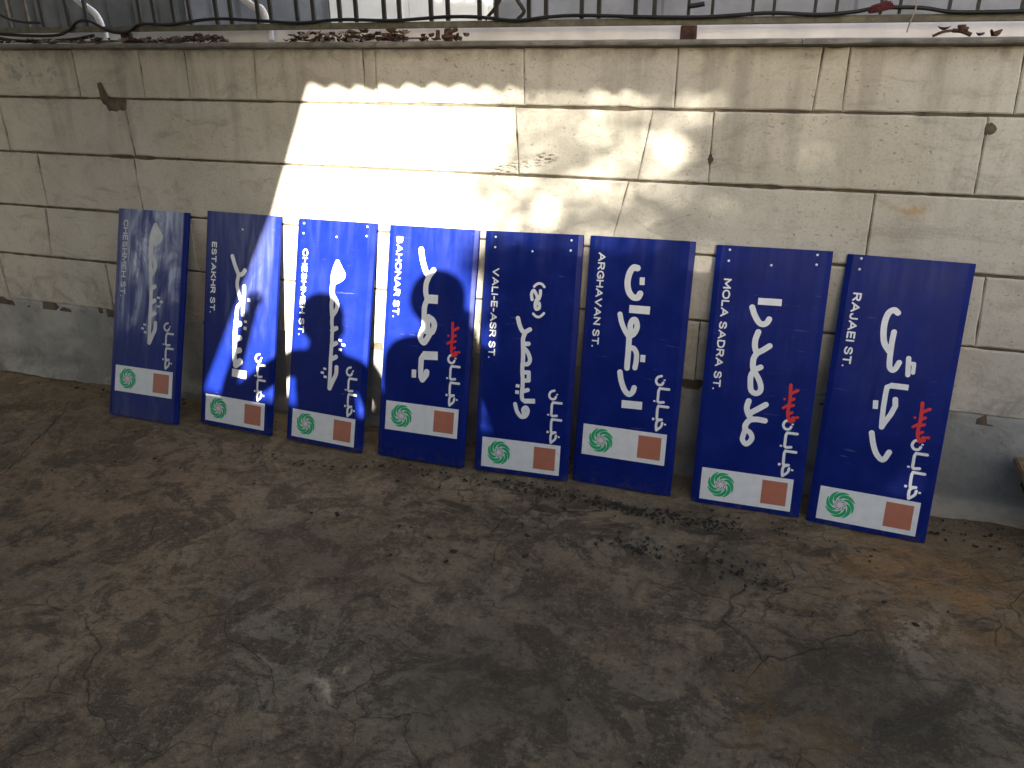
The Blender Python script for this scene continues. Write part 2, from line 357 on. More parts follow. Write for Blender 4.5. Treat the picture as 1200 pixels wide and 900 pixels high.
# ================================================================== materials
def mat_stone():
    t = NT("travertine", .75, .25)
    isl = t.island()
    base = t.mix(isl, (.54, .512, .438), (.562, .535, .460))
    n1 = t.noise(2.6, 6, .6); n2 = t.noise(15, 6, .65, .6); n3 = t.noise(1.1, 3)
    c = t.mix(t.ramp(n1, .32, .72), t.mix(.35, base, (.27, .25, .21)), base)
    c = t.mix(t.math('MULTIPLY', t.ramp(n2, .5, .78), .45), c, (.25, .225, .185))
    c = t.mix(t.math('MULTIPLY', t.ramp(n3, .5, .7), .35), c, (.50, .44, .31))
    # travertine veins drifting across each slab, running at its own slant
    vw = t.mp((1.2, 1, 5.5), rot=(0, .5, 0), co=t.warp(2.2, .35))
    c = t.mix(t.math('MULTIPLY', t.ramp(t.noise(3.2, 6, .66, co=vw), .52, .70), .55), c, (.29, .265, .22))
    # pits
    pit = t.ramp(t.noise(58, 2, .5, co=t.mp((1, 1, 1.7))), .635, .69)
    pm = t.ramp(t.noise(3.5, 3, .5, co=t.mp(loc=(3.1, 0, 7))), .46, .58)
    pit = t.math('MULTIPLY', pit, pm)
    c = t.mix(t.math('MULTIPLY', pit, .5), c, (.13, .11, .085))
    gr = t.noise(120, 3, .7); c = t.mix(t.math('MULTIPLY', t.ramp(gr, .52, .72), .4), c, (.22, .195, .155)); c = t.mix(t.math('MULTIPLY', t.ramp(gr, .46, .3), .3), c, (.60, .56, .47))
    # run-off streaks under the coping
    z = t.xyz()[2]
    st = t.noise(7, 4, .6, co=t.mp((1.6, 1, .22)))
    stf = t.math('MULTIPLY', t.ramp(st, .46, .7), t.ramp(z, .75, 1.5, .05, .45))
    c = t.mix(stf, c, (.20, .18, .145))
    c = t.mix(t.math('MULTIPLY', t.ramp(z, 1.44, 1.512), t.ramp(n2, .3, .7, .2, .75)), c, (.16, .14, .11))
    c = t.mix(t.math('MULTIPLY', t.ramp(z, .62, .38), t.ramp(n2, .35, .7, 0, .6)), c, (.20, .185, .16))
    # black rubber scuff
    q = t.mp((1, 1, 1), rot=(0, R(16.5), 0))
    qx = t.xyz(q)
    ang = R(16.5); cx, cz = -.921, 1.123
    rx, rz = cx*math.cos(ang)+cz*math.sin(ang), -cx*math.sin(ang)+cz*math.cos(ang)
    mx = t.ramp(t.math('ABSOLUTE', t.math('SUBTRACT', qx[0], rx)), .16, .10)
    mz = t.ramp(t.math('ABSOLUTE', t.math('SUBTRACT', qx[2], rz)), .026, .012)
    hat = t.ramp(t.noise(70, 3, .7, co=t.mp((.55, 1, 1.9), rot=(0, R(-35), 0))), .47, .56)
    hat = t.math('MULTIPLY', hat, t.ramp(t.noise(11, 2, co=t.mp(loc=(5, 0, 2))), .36, .5))
    c = t.mix(t.math('MULTIPLY', t.math('MULTIPLY', mx, mz), t.math('MULTIPLY', hat, .85)), c, (.055, .05, .045))
    # faint blue-green paint traces on the far upper slab
    pt = t.math('MULTIPLY', t.spot((-3.12, WY, 1.42), .2, .5, axes=(1, .1, 3.2)), t.ramp(t.noise(26, 3), .5, .62))
    c = t.mix(t.math('MULTIPLY', pt, .45), c, (.10, .16, .17))
    # orange lichen stain
    ls = t.math('MULTIPLY', t.spot((.36, WY, 1.035), .1, .7, axes=(1, .1, 4)), t.ramp(t.noise(22, 3), .45, .6))
    c = t.mix(t.math('MULTIPLY', ls, .6), c, (.42, .26, .10))
    h = t.math('SUBTRACT', t.noise(30, 6, .65), t.math('MULTIPLY', pit, 1.2))
    return t.out(c, t.ramp(n2, .2, .8, .62, .85), t.bump(h, .35, .006, t.bump(n1, .3, .03)))
def mat_cement():
    t = NT("grey_cement", .85, .2)
    n1 = t.noise(2.2, 6, .62); n2 = t.noise(24, 6, .65); x = t.xyz()
    c = t.mix(t.ramp(n1, .3, .7), (.22, .225, .215), (.34, .34, .32))
    c = t.mix(t.math('MULTIPLY', t.ramp(n2, .5, .75), .5), c, (.12, .12, .115))
    c = t.mix(t.math('MULTIPLY', t.ramp(x[2], .16, .0), t.ramp(n1, .3, .65, .1, .8)), c, (.11, .095, .075))
    wm = t.math('MULTIPLY', t.ramp(x[0], -1.6, -2.7), t.ramp(t.noise(4, 6, .7), .42, .6))
    c = t.mix(t.math('MULTIPLY', wm, .6), c, (.40, .385, .34))
    c = t.mix(t.math('MULTIPLY', t.math('MULTIPLY', t.ramp(x[2], .05, .03), t.ramp(x[0], .1, .6)), t.ramp(n2, .3, .6, .3, .9)), c, (.36, .32, .25))
    return t.out(c, .88, t.bump(n2, .5, .008, t.bump(n1, .5, .03)))
def mat_ground():
    t = NT("old_damp_concrete", .8, .3)
    w = t.warp(1.7, .5)
    n0 = t.noise(.8, 4, .55, co=t.mp(loc=(4, 2, 0))); n1 = t.noise(2.4, 7, .64, co=w); n2 = t.noise(9, 7, .68, .5); n3 = t.noise(70, 4, .7); n4 = t.noise(210, 2, .6)
    n5 = t.noise(4.6, 8, .7, .9, co=t.mp(loc=(7, 1, 0))); n6 = t.noise(28, 5, .7, .4)
    c = t.mix(t.ramp(n1, .36, .64), (.066, .056, .043), (.140, .122, .097))
    c = t.mix(t.math('MULTIPLY', t.ramp(n0, .42, .62), .65), c, (.128, .098, .070))
    c = t.mix(t.math('MULTIPLY', t.ramp(t.noise(1.5, 5, .6, co=t.mp(loc=(1, 9, 0))), .52, .66), .5), c, (.105, .108, .100))
    c = t.mix(t.math('MULTIPLY', t.ramp(n5, .505, .565), .78), c, (.040, .033, .025))
    c = t.mix(t.math('MULTIPLY', t.ramp(n5, .42, .33), .55), c, (.175, .155, .125))
    c = t.mix(t.math('MULTIPLY', t.ramp(n2, .50, .62), .55), c, (.050, .042, .032))
    c = t.mix(t.math('MULTIPLY', t.ramp(n6, .54, .62), .6), c, (.034, .029, .023))
    c = t.mix(t.math('MULTIPLY', t.ramp(n6, .45, .32), .4), c, (.185, .168, .138))
    c = t.mix(t.math('MULTIPLY', t.ramp(n3, .52, .75), .42), c, (.22, .20, .165))
    c = t.mix(t.math('MULTIPLY', t.ramp(n3, .48, .27), .48), c, (.028, .024, .019))
    c = t.mix(t.math('MULTIPLY', t.ramp(n4, .6, .75), .35), c, (.25, .235, .20))
    # rusty soil washed out near the right end, and a broken lighter skin
    rs = t.spot((.56, 2.32, 0), .62, .95, co=w, axes=(1, 1.25, 1))
    c = t.mix(t.math('MULTIPLY', rs, t.ramp(n2, .38, .62, .15, .75)), c, (.20, .118, .05))
    rs2 = t.spot((.15, 1.62, 0), .3, .9, co=w)
    c = t.mix(t.math('MULTIPLY', rs2, t.ramp(n2, .4, .6, .0, .6)), c, (.14, .092, .045))
    pl = t.math('MULTIPLY', t.spot((.45, 2.02, 0), .26, .8, co=w), t.ramp(t.noise(6, 5, .7, co=w), .5, .56))
    c = t.mix(t.math('MULTIPLY', pl, .6), c, (.24, .21, .17))
    lp = t.math('MULTIPLY', t.spot((-1.03, 1.36, 0), .15, .9, co=w, axes=(1, 1.6, 1)), t.ramp(n2, .42, .56))
    c = t.mix(t.math('MULTIPLY', lp, .75), c, (.34, .33, .29))
    # oil and water stains
    d1 = t.spot((.35, 1.78, 0), .42, .8, co=w, axes=(1, 1.5, 1)); d2 = t.spot((-.05, 2.12, 0), .22, .8, co=w, axes=(1, 2, 1))
    d3 = t.spot((-1.35, 1.9, 0), .4, .9, co=w, axes=(1, 1.8, 1)); d4 = t.spot((-.55, 1.5, 0), .5, .9, co=w, axes=(1, 1.6, 1))
    dk = t.math('MAXIMUM', t.math('MAXIMUM', d1, d2), t.math('MAXIMUM', t.math('MULTIPLY', d3, .6), t.math('MULTIPLY', d4, .75)))
    dk = t.math('MULTIPLY', dk, t.ramp(n1, .36, .6, .25, 1))
    c = t.mix(t.math('MULTIPLY', dk, .7), c, (.030, .027, .022))
    # small wet blots, flattened along the wall
    bl = t.ramp(t.noise(5.2, 5, .62, .8, co=t.mp((.8, 1.7, 1), loc=(1.3, .4, 0))), .60, .66)
    c = t.mix(t.math('MULTIPLY', t.math('MULTIPLY', bl, t.ramp(n6, .62, .45)), .75), c, (.028, .024, .019))
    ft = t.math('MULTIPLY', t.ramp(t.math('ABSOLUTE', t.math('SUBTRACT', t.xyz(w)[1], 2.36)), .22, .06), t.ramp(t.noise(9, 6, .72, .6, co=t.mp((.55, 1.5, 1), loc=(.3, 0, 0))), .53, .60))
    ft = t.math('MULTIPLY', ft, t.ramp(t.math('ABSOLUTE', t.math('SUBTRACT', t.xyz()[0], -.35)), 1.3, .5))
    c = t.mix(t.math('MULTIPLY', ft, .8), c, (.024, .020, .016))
    # earth dust swept against the wall
    y = t.xyz()[1]
    c = t.mix(t.math('MULTIPLY', t.ramp(y, 2.3, 2.78), t.ramp(n2, .35, .65, .15, .7)), c, (.155, .13, .10))
    # hairline cracks
    cv = t.warp(2.5, .42, co=t.mp(loc=(.7, .2, 0)))
    cr = t.math('MULTIPLY', t.ramp(t.vor(1.15, co=cv), .0035, .0008), t.ramp(t.noise(1.3, 2, co=t.mp(loc=(9, 3, 0))), .52, .66))
    cr2 = t.math('MULTIPLY', t.ramp(t.vor(3.4, co=t.warp(5, .3)), .012, .002), t.ramp(t.noise(1.1, 2, co=t.mp(loc=(2, 8, 0))), .45, .60))
    cr = t.math('MAXIMUM', cr, t.math('MULTIPLY', cr2, .8))
    c = t.mix(t.math('MULTIPLY', cr, .4), c, (.018, .015, .013))
    c = t.mix(1.0, c, (2.0, 1.72, 1.34), 'MULTIPLY')
    rg = t.math('SUBTRACT', t.ramp(n2, .3, .7, .62, .9), t.math('MULTIPLY', t.math('MAXIMUM', dk, bl), .2))
    h = t.math('SUBTRACT', t.math('ADD', t.math('ADD', n2, n6), t.math('MULTIPLY', n3, .7)), t.math('MULTIPLY', cr, .9))
    return t.out(c, rg, t.bump(h, 1.0, .014, t.bump(n5, .6, .05)))
def mat_blue(name, dust=0.0, top=0.0, seed=0.0):
    t = NT(name, .33, .14 if dust > .5 else .10)
    n = t.noise(9, 5, .6, co=t.mp(loc=(seed, 0, seed*.7))); f = t.noise(160, 2, .5)
    c = t.mix(t.ramp(n, .3, .7), (.0034, .0115, .120), (.0050, .0155, .155))
    c = t.mix(t.math('MULTIPLY', t.ramp(f, .64, .78), .12), c, (.02, .035, .2))
    x, y, z = t.xyz()
    edge = t.ramp(t.math('ABSOLUTE', x), .172, .160)
    rough = t.ramp(n, .3, .7, .28, .42)
    # sky glare painted as pale cloudy streaks, plus a thin dust film
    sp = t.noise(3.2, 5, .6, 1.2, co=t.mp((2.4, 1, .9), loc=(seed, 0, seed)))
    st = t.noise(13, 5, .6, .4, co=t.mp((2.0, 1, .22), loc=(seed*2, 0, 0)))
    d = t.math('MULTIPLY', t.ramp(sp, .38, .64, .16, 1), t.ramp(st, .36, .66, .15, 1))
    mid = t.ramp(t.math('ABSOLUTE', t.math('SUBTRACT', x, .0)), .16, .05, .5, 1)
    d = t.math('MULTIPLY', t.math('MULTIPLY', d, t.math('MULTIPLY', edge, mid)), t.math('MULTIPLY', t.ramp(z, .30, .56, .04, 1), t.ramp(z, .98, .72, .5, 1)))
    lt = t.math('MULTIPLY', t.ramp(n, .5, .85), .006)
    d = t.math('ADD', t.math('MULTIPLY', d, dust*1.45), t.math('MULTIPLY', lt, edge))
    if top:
        d = t.math('ADD', d, t.math('MULTIPLY', t.math('MULTIPLY', t.ramp(z, .52, .95), t.ramp(st, .2, .8, .3, 1)), t.math('MULTIPLY', edge, top)))  # pale glare painted across the tops of the two leftmost signs
    sc = t.math('MULTIPLY', t.ramp(t.noise(40, 3, .6, .3, co=t.mp((.25, 1, 2.2), rot=(0, .25+seed, 0), loc=(seed, 0, 3))), .64, .70), t.ramp(t.noise(5, 3, .6, co=t.mp(loc=(seed*3, 0, 1))), .48, .66))
    tb = t.math('MULTIPLY', t.ramp(z, .74, .905), t.ramp(st, .35, .7))
    d = t.math('ADD', d, t.math('MULTIPLY', t.math('ADD', t.math('MULTIPLY', sc, .10), t.math('MULTIPLY', tb, .022)), edge))
    mud = t.math('MULTIPLY', t.ramp(z, .07, .0), t.ramp(t.noise(26, 5, .7, co=t.mp(loc=(seed, 0, 0))), .46, .66))
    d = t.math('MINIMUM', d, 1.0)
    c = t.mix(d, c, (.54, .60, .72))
    c = t.mix(t.math('MULTIPLY', mud, .5), c, (.07, .058, .045))
    rough = t.math('ADD', rough, t.math('MULTIPLY', d, .3))
    return t.out(c, rough, t.bump(t.noise(2.2, 2), .12, .02))
def mat_letter(name, col, dust=0.0, seed=0.0):
    t = NT(name, .42, .4)
    n = t.noise(30, 4)
    c = t.mix(t.ramp(n, .3, .75), tuple(q*.90 for q in col), col)
    if dust:
        c = t.mix(t.math('MULTIPLY', t.ramp(t.noise(14, 4), .3, .7), dust), c, (.30, .32, .36))  # the painted glare haze greys the leftmost sign's letters too
    return t.out(c, .45)
def mat_bark():
    t = NT("bark", .9, .2); n = t.noise(12, 6, .65, co=t.mp((1, 1, .25)))
    return t.out(t.mix(t.ramp(n, .35, .65), (.05, .036, .026), (.13, .10, .075)), .9, t.bump(n, .8, .02))

M = dict(
    stone=mat_stone(), cement=mat_cement(), ground=mat_ground(), bark=mat_bark(),
    mortar=plain("dirty_mortar", (.105, .085, .06), .95, .35, 25),
    coping=plain("weathered_coping_stone", (.17, .155, .13), .8, .35, 20),
    marble=plain("white_marble_kerb", (.90, .87, .86), .5, .08, 9),
    rail=plain("dull_olive_painted_steel", (.115, .11, .085), .6, .3, 30),
    bar=plain("black_painted_steel", (.018, .017, .017), .5, .4, 30),
    rust=plain("rusted_steel", (.055, .028, .02), .9, .45, 40, bump=.5),
    cable=plain("black_rubber_cable", (.008, .008, .008), .5, .3, 30),
    white_tube=plain("white_plastic_tube", (.72, .72, .78), .3, .08, 10),
    red=plain("red_cloth", (.065, .012, .014), .8, .3, 40),
    sheet=plain("blue_grey_painted_sheet", (.22, .235, .27), .5, .2, 5),
    sheet_dark=plain("dull_grey_sheet", (.13, .135, .135), .6, .25, 5),
    sheet_pale=plain("pale_painted_door", (.84, .86, .87), .5, .08, 4),
    leaf_dry=plain("dead_leaf", (.075, .038, .024), .8, .55, 60),
    leaf_pale=plain("bleached_leaf", (.30, .25, .20), .8, .4, 60),
    twig=plain("twig", (.06, .035, .025), .9, .4, 60),
    soil=plain("wet_soil_crumb", (.026, .021, .017), .75, .4, 80),
    wood=plain("raw_brown_wood", (.20, .13, .07), .7, .3, 30),
    dark_wood=plain("dark_stained_wood", (.03, .026, .022), .8, .3, 30),
    terrace=plain("terrace_paving", (.30, .29, .27), .85, .2, 6),
    plaster=plain("house_plaster", (.30, .28, .25), .9, .15, 4),
    canopy=plain("galvanised_corrugated_sheet", (.16, .16, .16), .5, .25, 8),
    canvas=plain("grey_canvas", (.10, .10, .095), .9, .2, 30),
    green_leaf=plain("green_leaf", (.05, .085, .025), .6, .45, 3),
    white=mat_letter("white_reflective_film", (.78, .80, .80)), white_dull=mat_letter("dull_white_film", (.62, .63, .62), .45),
    red_film=mat_letter("red_reflective_film", (.62, .025, .03)), green=mat_letter("green_film", (.008, .40, .155)),
    grey_film=mat_letter("grey_film", (.30, .27, .30)), terracotta=mat_letter("terracotta_film", (.44, .155, .095)),
    plate=mat_letter("white_plate_film", (.74, .75, .74)), bolt=plain("sign_fixing_zinc", (.70, .72, .75), .5, .1, 40),
    skin=plain("skin", (.42, .26, .19), .6, .1, 20), hair=plain("dark_hair", (.02, .016, .013), .6, .3, 60),
    shirt=plain("dark_jacket_cloth", (.045, .05, .06), .9, .2, 60), trousers=plain("trouser_cloth", (.06, .055, .05), .9, .2, 60),
    phone=plain("phone_glass", (.015, .015, .017), .25, .1, 20),
)

# ================================================================== ground
def lin(a, b, n): return [a+(b-a)*i/n for i in range(n)]
def build_ground():
    bm = bmesh.new()
    xs = [-60, -25, -12, -8, -6, -5] + lin(-4.4, 2.0, 150) + [2.0, 2.6, 3.5, 6, 10, 25, 60]
    ys = [-60, -25, -12, -6, -3, -1, 0, .4] + lin(.7, 2.86, 64) + [2.86, 4, 8, 25, 60]
    V = []
    for y in ys:
        row = []
        for x in xs:
            near = max(0, min(1, (2.86-y)/.2)) if y > .4 else .4
            z = (.010*fbm(x*1.1, y*1.1, 0)+.004*fbm(x*6, y*6, 3, 3))*near - .004
            # broken, sunken edge of an old concrete pour at the far left
            d = x+3.05-.42*(2.51-y)-.05*math.sin(y*7)+.10*(2.51-y)**2*-1
            if y > .7 and y < 2.8 and x < -2.4: z -= .018*max(0, min(1, -d*9))
            row.append(bm.verts.new((x, y, z)))
        V.append(row)
    for j in range(len(ys)-1):
        for i in range(len(xs)-1):
            bm.faces.new((V[j][i], V[j][i+1], V[j+1][i+1], V[j+1][i])).smooth = True
    # open cracks: ragged dark slivers lying in the concrete
    for path, w in (([(-3.049, 2.512), (-2.924, 2.275), (-2.831, 2.061), (-2.766, 1.886), (-2.74, 1.6)], .011),
                    ([(-2.30, 1.74), (-2.318, 1.621), (-2.35, 1.532), (-2.4, 1.4)], .007),
                    ([(-1.72, 1.362), (-1.552, 1.38), (-1.483, 1.441), (-1.364, 1.52), (-1.266, 1.594)], .0045),
                    ([(-1.425, 1.604), (-1.365, 1.423), (-1.223, 1.364), (-1.141, 1.324), (-1.085, 1.249)], .0045),
                    ([(-1.19, 1.62), (-1.05, 1.70), (-.9, 1.66), (-.8, 1.74)], .004)):
        P = spline(path, 14); prev = None
        for k, q in enumerate(P):
            t = np.array(P[min(k+1, len(P)-1)])-np.array(P[max(k-1, 0)]); t /= np.linalg.norm(t)
            n_ = np.array((-t[1], t[0])); j = n_*(.013*fbm(q[0]*9, q[1]*9, 5)); ww = w*(.25+.75*abs(fbm(q[0]*12, q[1]*12, 9)))*math.sin(PI*(k+.5)/len(P))**.5
            zz = lambda p: (.010*fbm(p[0]*1.1, p[1]*1.1, 0)+.004*fbm(p[0]*6, p[1]*6, 3, 3))*max(0, min(1, (2.86-p[1])/.2))-.0015
            a, b = q+j-n_*ww/2, q+j+n_*ww/2
            cur = (bm.verts.new((a[0], a[1], zz(a))), bm.verts.new((b[0], b[1], zz(b))))
            if prev: bm.faces.new((prev[0], cur[0], cur[1], prev[1])).material_index = 1
            prev = cur
    return tag(obj("ground", bm, [M['ground'], M['soil']]), kind='structure')
build_ground()
bm = bmesh.new(); box(bm, (-14, 3.04, .2), (9, 12, 1.49))
tag(obj("terrace", bm, M['terrace']), kind='structure')

# ================================================================== stone wall
wall = empty("stone_wall", (-1.3, WY, 0), "low beige stone-clad retaining wall with grey cement foot behind the row of signs", "wall")
def slab(bm, xl, xr, z0, z1):
    """xl, xr: (x at top, x at bottom); ragged outline, worn arris"""
    g = random.uniform(.0007, .0016); gz = random.uniform(.0036, .0052)
    cor = [(xl[1]+g, z0+gz), (xr[1]-g, z0+gz), (xr[0]-g, z1-gz), (xl[0]+g, z1-gz)]
    out = []
    for k in range(4):
        a, b = np.array(cor[k]), np.array(cor[(k+1) % 4]); L = np.linalg.norm(b-a); n = max(2, int(L/.022))
        nn = np.array((-(b-a)[1], (b-a)[0]))/L
        for i in range(n):
            p = a+(b-a)*i/n
            chip = .0022*fbm(p[0]*14, 0, p[1]*14+2, 3) + (.006*max(0, fbm(p[0]*6, 3, p[1]*6, 3)-.38))
            out.append(p+nn*(chip+.0004))
    c = sum(out)/len(out); y = WY+random.uniform(-.0025, .0025)
    def ring(ins, yy):
        r = []
        for p in out:
            d = c-p; s = np.array((math.copysign(min(ins, abs(d[0])), d[0]), math.copysign(min(ins, abs(d[1])), d[1])))
            r.append(bm.verts.new((p[0]+s[0], yy, p[1]+s[1])))
        return r
    A, B, C_ = ring(0, y+.022), ring(0, y+.004), ring(.0048, y)
    for P, Q in ((A, B), (B, C_)):
        for k in range(len(P)):
            bm.faces.new((P[k], P[(k+1) % len(P)], Q[(k+1) % len(P)], Q[k]))
    bm.faces.new(C_)
ROWS = [(1.5111, 1.3191, [(-2.882, -2.884), (-2.541, -2.546), (-2.318, -2.322), (-1.996, -2.007), (-1.531, -1.533), (-1.480, -1.482), (-.914, -.912), (-.395, -.395), (.041, .033), (.117, .119), (.578, .586)]),
        (1.3191, 1.0846, [(-3.354, -3.357), (-2.664, -2.657), (-.946, -.934), (-.464, -.503), (-.266, -.265), (.522, .530)]),
        (1.0846, .8413, [(-3.208, -3.216), (-2.667, -2.670), (-1.83, -1.83), (-1.2, -1.2), (-.534, -.590), (.253, .258)]),
        (.8413, .6019, [(-3.236, -3.268), (-2.42, -2.43), (-1.55, -1.55), (-.78, -.78), (-.05, -.06), (.614, .629)]),
        (.6019, .3646, [(-2.95, -2.96), (-2.03, -2.03), (-1.15, -1.15), (-.25, -.25), (.36, .37), (.95, .95)])]
bm = bmesh.new()
for zt, zb, js in ROWS:
    pre, x = [], js[0][0]
    while x > -7: x -= random.uniform(.45, .9); pre.insert(0, (x, x))
    post, x = [], js[-1][0]
    while x < 3.5: x += random.uniform(.45, .9); post.append((x, x))
    al = pre+js+post
    for a, b in zip(al, al[1:]): slab(bm, a, b, zb, zt)
local(obj("stone_facing", bm, M['stone']), wall)
bm = bmesh.new()
xs = lin(-8, 4.4, 400)+[4.4]; zs = lin(.33, 1.512, 40)+[1.512]
V = [[bm.verts.new((x, WY+.0085+.0025*fbm(x*9, 1, z*9, 3), z)) for x in xs] for z in zs]
for j in range(len(zs)-1):
    for i in range(len(xs)-1): bm.faces.new((V[j][i], V[j][i+1], V[j+1][i+1], V[j+1][i]))
box(bm, (-8, WY+.03, 0), (4.4, WY+.26, 1.504))
local(obj("mortar_bed", bm, M['mortar']), wall)
# cement plinth, trowelled and uneven
bm = bmesh.new()
xs = lin(-8, -4, 30)+lin(-4, 1.6, 240)+lin(1.6, 4.4, 30)+[4.4]
prof = [(-.06, .03, .0), (-.048, .03, .012), (.0, .0, .034)] + [(.0, .0, .034+(.370-.034)*k/16) for k in range(1, 17)] + [(.02, .0, .370)]
V = []
for x in xs:
    row = []; wob = .02*fbm(x*2.3, 0, 5, 3)
    for k, (dy, _, z) in enumerate(prof):
        rough = .006 if x > -2.2 else .014
        yy = WY-.001+dy+(rough*fbm(x*5, z*5, 1, 4) if k > 2 else .012*fbm(x*4, k, 2))
        if 3 <= k < 19: yy += .006
        zz = z+(.004*fbm(x*6, 4, 0) if k >= 18 else 0)
        if 0 < k < 3: zz += .012*fbm(x*3, 8, k)
        row.append(bm.verts.new((x, yy, max(-.01, zz-(.012 if k == 0 else 0)))))
    V.append(row)
for i in range(len(xs)-1):
    for k in range(len(prof)-1): bm.faces.new((V[i][k], V[i+1][k], V[i+1][k+1], V[i][k+1])).smooth = True
local(obj("cement_plinth", bm, M['cement']), wall)
# coping: long stones with a worn front edge
bm = bmesh.new(); x = -8.0
for xe in (-6.2, -4.4, -2.63, -1.46, -.02, 1.35, 2.9, 4.4):
    n = max(2, int((xe-x)/.06)); pr = [(-.024, 1.5135), (-.03, 1.5165), (-.031, 1.5225), (-.024, 1.5285), (.05, 1.5300), (.27, 1.5300)]
    V = []
    for i in range(n+1):
        xx = x+.002+(xe-x-.004)*i/n
        V.append([bm.verts.new((xx, WY+dy+.003*fbm(xx*7, k, 1, 3), z+.0022*fbm(xx*4, k, 6, 3))) for k, (dy, z) in enumerate(pr)] + [bm.verts.new((xx, WY+.27, 1.506)), bm.verts.new((xx, WY+.005, 1.507))])
    for a, b in zip(V, V[1:]):
        for k in range(len(a)): bm.faces.new((a[k], b[k], b[(k+1) % len(a)], a[(k+1) % len(a)]))
    bm.faces.new(V[0][::-1]); bm.faces.new(V[-1]); x = xe
local(obj("coping", bm, M['coping']), wall)
bm = bmesh.new()
for a, b in ((-8, -4.2), (-4.2, -2.9), (-2.9, -1.3), (-1.3, .62), (.62, 2.4), (2.4, 4.4)):
    box(bm, (a+.0015, 3.0, 1.525), (b-.0015, 3.06, 1.5745), .003)
local(obj("marble_kerb", bm, M['marble']), wall)
# holes and broken corner, raked out of the stone and filled with dirt
def blot(name, pts, y, mat):
    bm = bmesh.new(); c = Vector((sum(p[0] for p in pts)/len(pts), y-.0025, sum(p[1] for p in pts)/len(pts)))
    P = spline(list(pts)+[pts[0]], 5)[:-1]
    vs_ = [bm.verts.new((p[0]+.004*fbm(p[0]*40, 0, p[1]*40), y+.003, p[1]+.004*fbm(p[0]*40, 9, p[1]*40))) for p in P]
    cv = bm.verts.new(c)
    for k in range(len(vs_)): bm.faces.new((vs_[k], vs_[(k+1) % len(vs_)], cv))
    return local(obj(name, bm, mat, smooth=True), wall)
blot("plugged_hole", [(-.284, 1.165), (-.262, 1.185), (-.242, 1.166), (-.262, 1.146)], WY-.0025, M['mortar'])
blot("plugged_hole", [(.512, 1.283), (.534, 1.306), (.557, 1.281), (.535, 1.258)], WY-.0025, M['mortar'])
blot("broken_corner", [(-2.782, 1.378), (-2.757, 1.38), (-2.757, 1.350), (-2.752, 1.322), (-2.70, 1.318), (-2.648, 1.316), (-2.65, 1.290), (-2.66, 1.274), (-2.70, 1.271), (-2.745, 1.27), (-2.757, 1.29), (-2.778, 1.312), (-2.78, 1.345)], WY-.0025, M['mortar'])

# ================================================================== fence on the coping
fence = empty("steel_fence", (-1.3, 2.86, 1.53), "black steel bar railing with olive bottom rail standing on the wall top", "fence")
bm = bmesh.new(); box(bm, (-7.5, 2.848, 1.5722), (4.3, 2.872, 1.5945), .003)
local(obj("bottom_rail", bm, M['rail']), fence)
bm = bmesh.new(); box(bm, (-7.5, 2.848, 2.55), (4.3, 2.872, 2.58), .003)
local(obj("top_rail", bm, M['rail']), fence)
BARS = [-3.277, -3.171, -3.087, -2.948, -2.849, -2.573, -2.502, -2.406, -2.328, -2.203, -2.136, -2.012, -1.955, -1.839, -1.769, -1.657, -1.589, -1.474, -1.413, -1.288, -1.223, -1.103, -1.04, -.922, -.861, -.736, -.677, -.554, -.492, -.382, -.307, -.183, -.119, .002, .064, .189, .241, .374, .449, .562]
for k in range(8): BARS += [.64+.19*k, .71+.19*k]
for k in range(6): BARS += [-3.40-.19*k, -3.47-.19*k]
for i, x in enumerate(BARS):
    w = .0070 if x < -.45 else .0048
    bm = bmesh.new(); box(bm, (x-w, 2.853, 1.5952), (x+w, 2.867, 2.5495), .0015)
    local(obj("bar", bm, M['bar'] if x > -3.1 else M['rail']), fence)
for x, w in ((-.377, .026), (-1.226, .011), (-2.66, .02), (1.3, .026), (-4.6, .026)):
    bm = bmesh.new(); box(bm, (x-w, 2.846, 1.526), (x+w, 2.876, 1.5718), .003)
    for v in bm.verts: v.co.x += .004*fbm(v.co.x*60, v.co.y*60, v.co.z*60)
    local(obj("post_stub", bm, M['rust']), fence)
# bent scroll bars in one bay
bm = bmesh.new(); tube(bm, spline([(-1.083, 2.86, 1.598), (-1.05, 2.86, 1.63), (-1.02, 2.86, 1.67), (-1.0, 2.86, 1.72)]), .006, 6)
tube(bm, spline([(-.965, 2.86, 1.597), (-.942, 2.86, 1.618), (-.945, 2.86, 1.632), (-.965, 2.86, 1.66), (-.98, 2.86, 1.70)]), .007, 6)
local(obj("scroll", bm, M['bar']), fence)
bm = bmesh.new(); tube(bm, spline([(-.38, 2.838, 1.628), (-.36, 2.838, 1.629), (-.33, 2.838, 1.634)]), .008, 8)
local(obj("latch", bm, M['bar']), fence)

CAB = [(-4.4, 1.575), (-3.7, 1.60), (-3.325, 1.57), (-3.04, 1.561), (-2.94, 1.58), (-2.883, 1.612), (-2.82, 1.616), (-2.721, 1.575), (-2.631, 1.572), (-2.559, 1.601), (-2.413, 1.597), (-2.205, 1.615), (-2.011, 1.607), (-1.824, 1.596), (-1.641, 1.605), (-1.432, 1.599), (-1.231, 1.608), (-1.102, 1.606), (-.962, 1.593), (-.855, 1.602), (-.736, 1.606), (-.507, 1.598), (-.343, 1.595), (-.237, 1.599), (-.122, 1.604), (.016, 1.597), (.112, 1.603), (.182, 1.613), (.298, 1.611), (.391, 1.598), (.565, 1.598), (.9, 1.602), (1.6, 1.596), (2.6, 1.60)]
bm = bmesh.new(); tube(bm, spline([(x, 2.838, z) for x, z in CAB], 5), .0062, 8)
tag(obj("cable", bm, M['cable']), "long black cable hanging along the bottom rail of the railing", "cable")
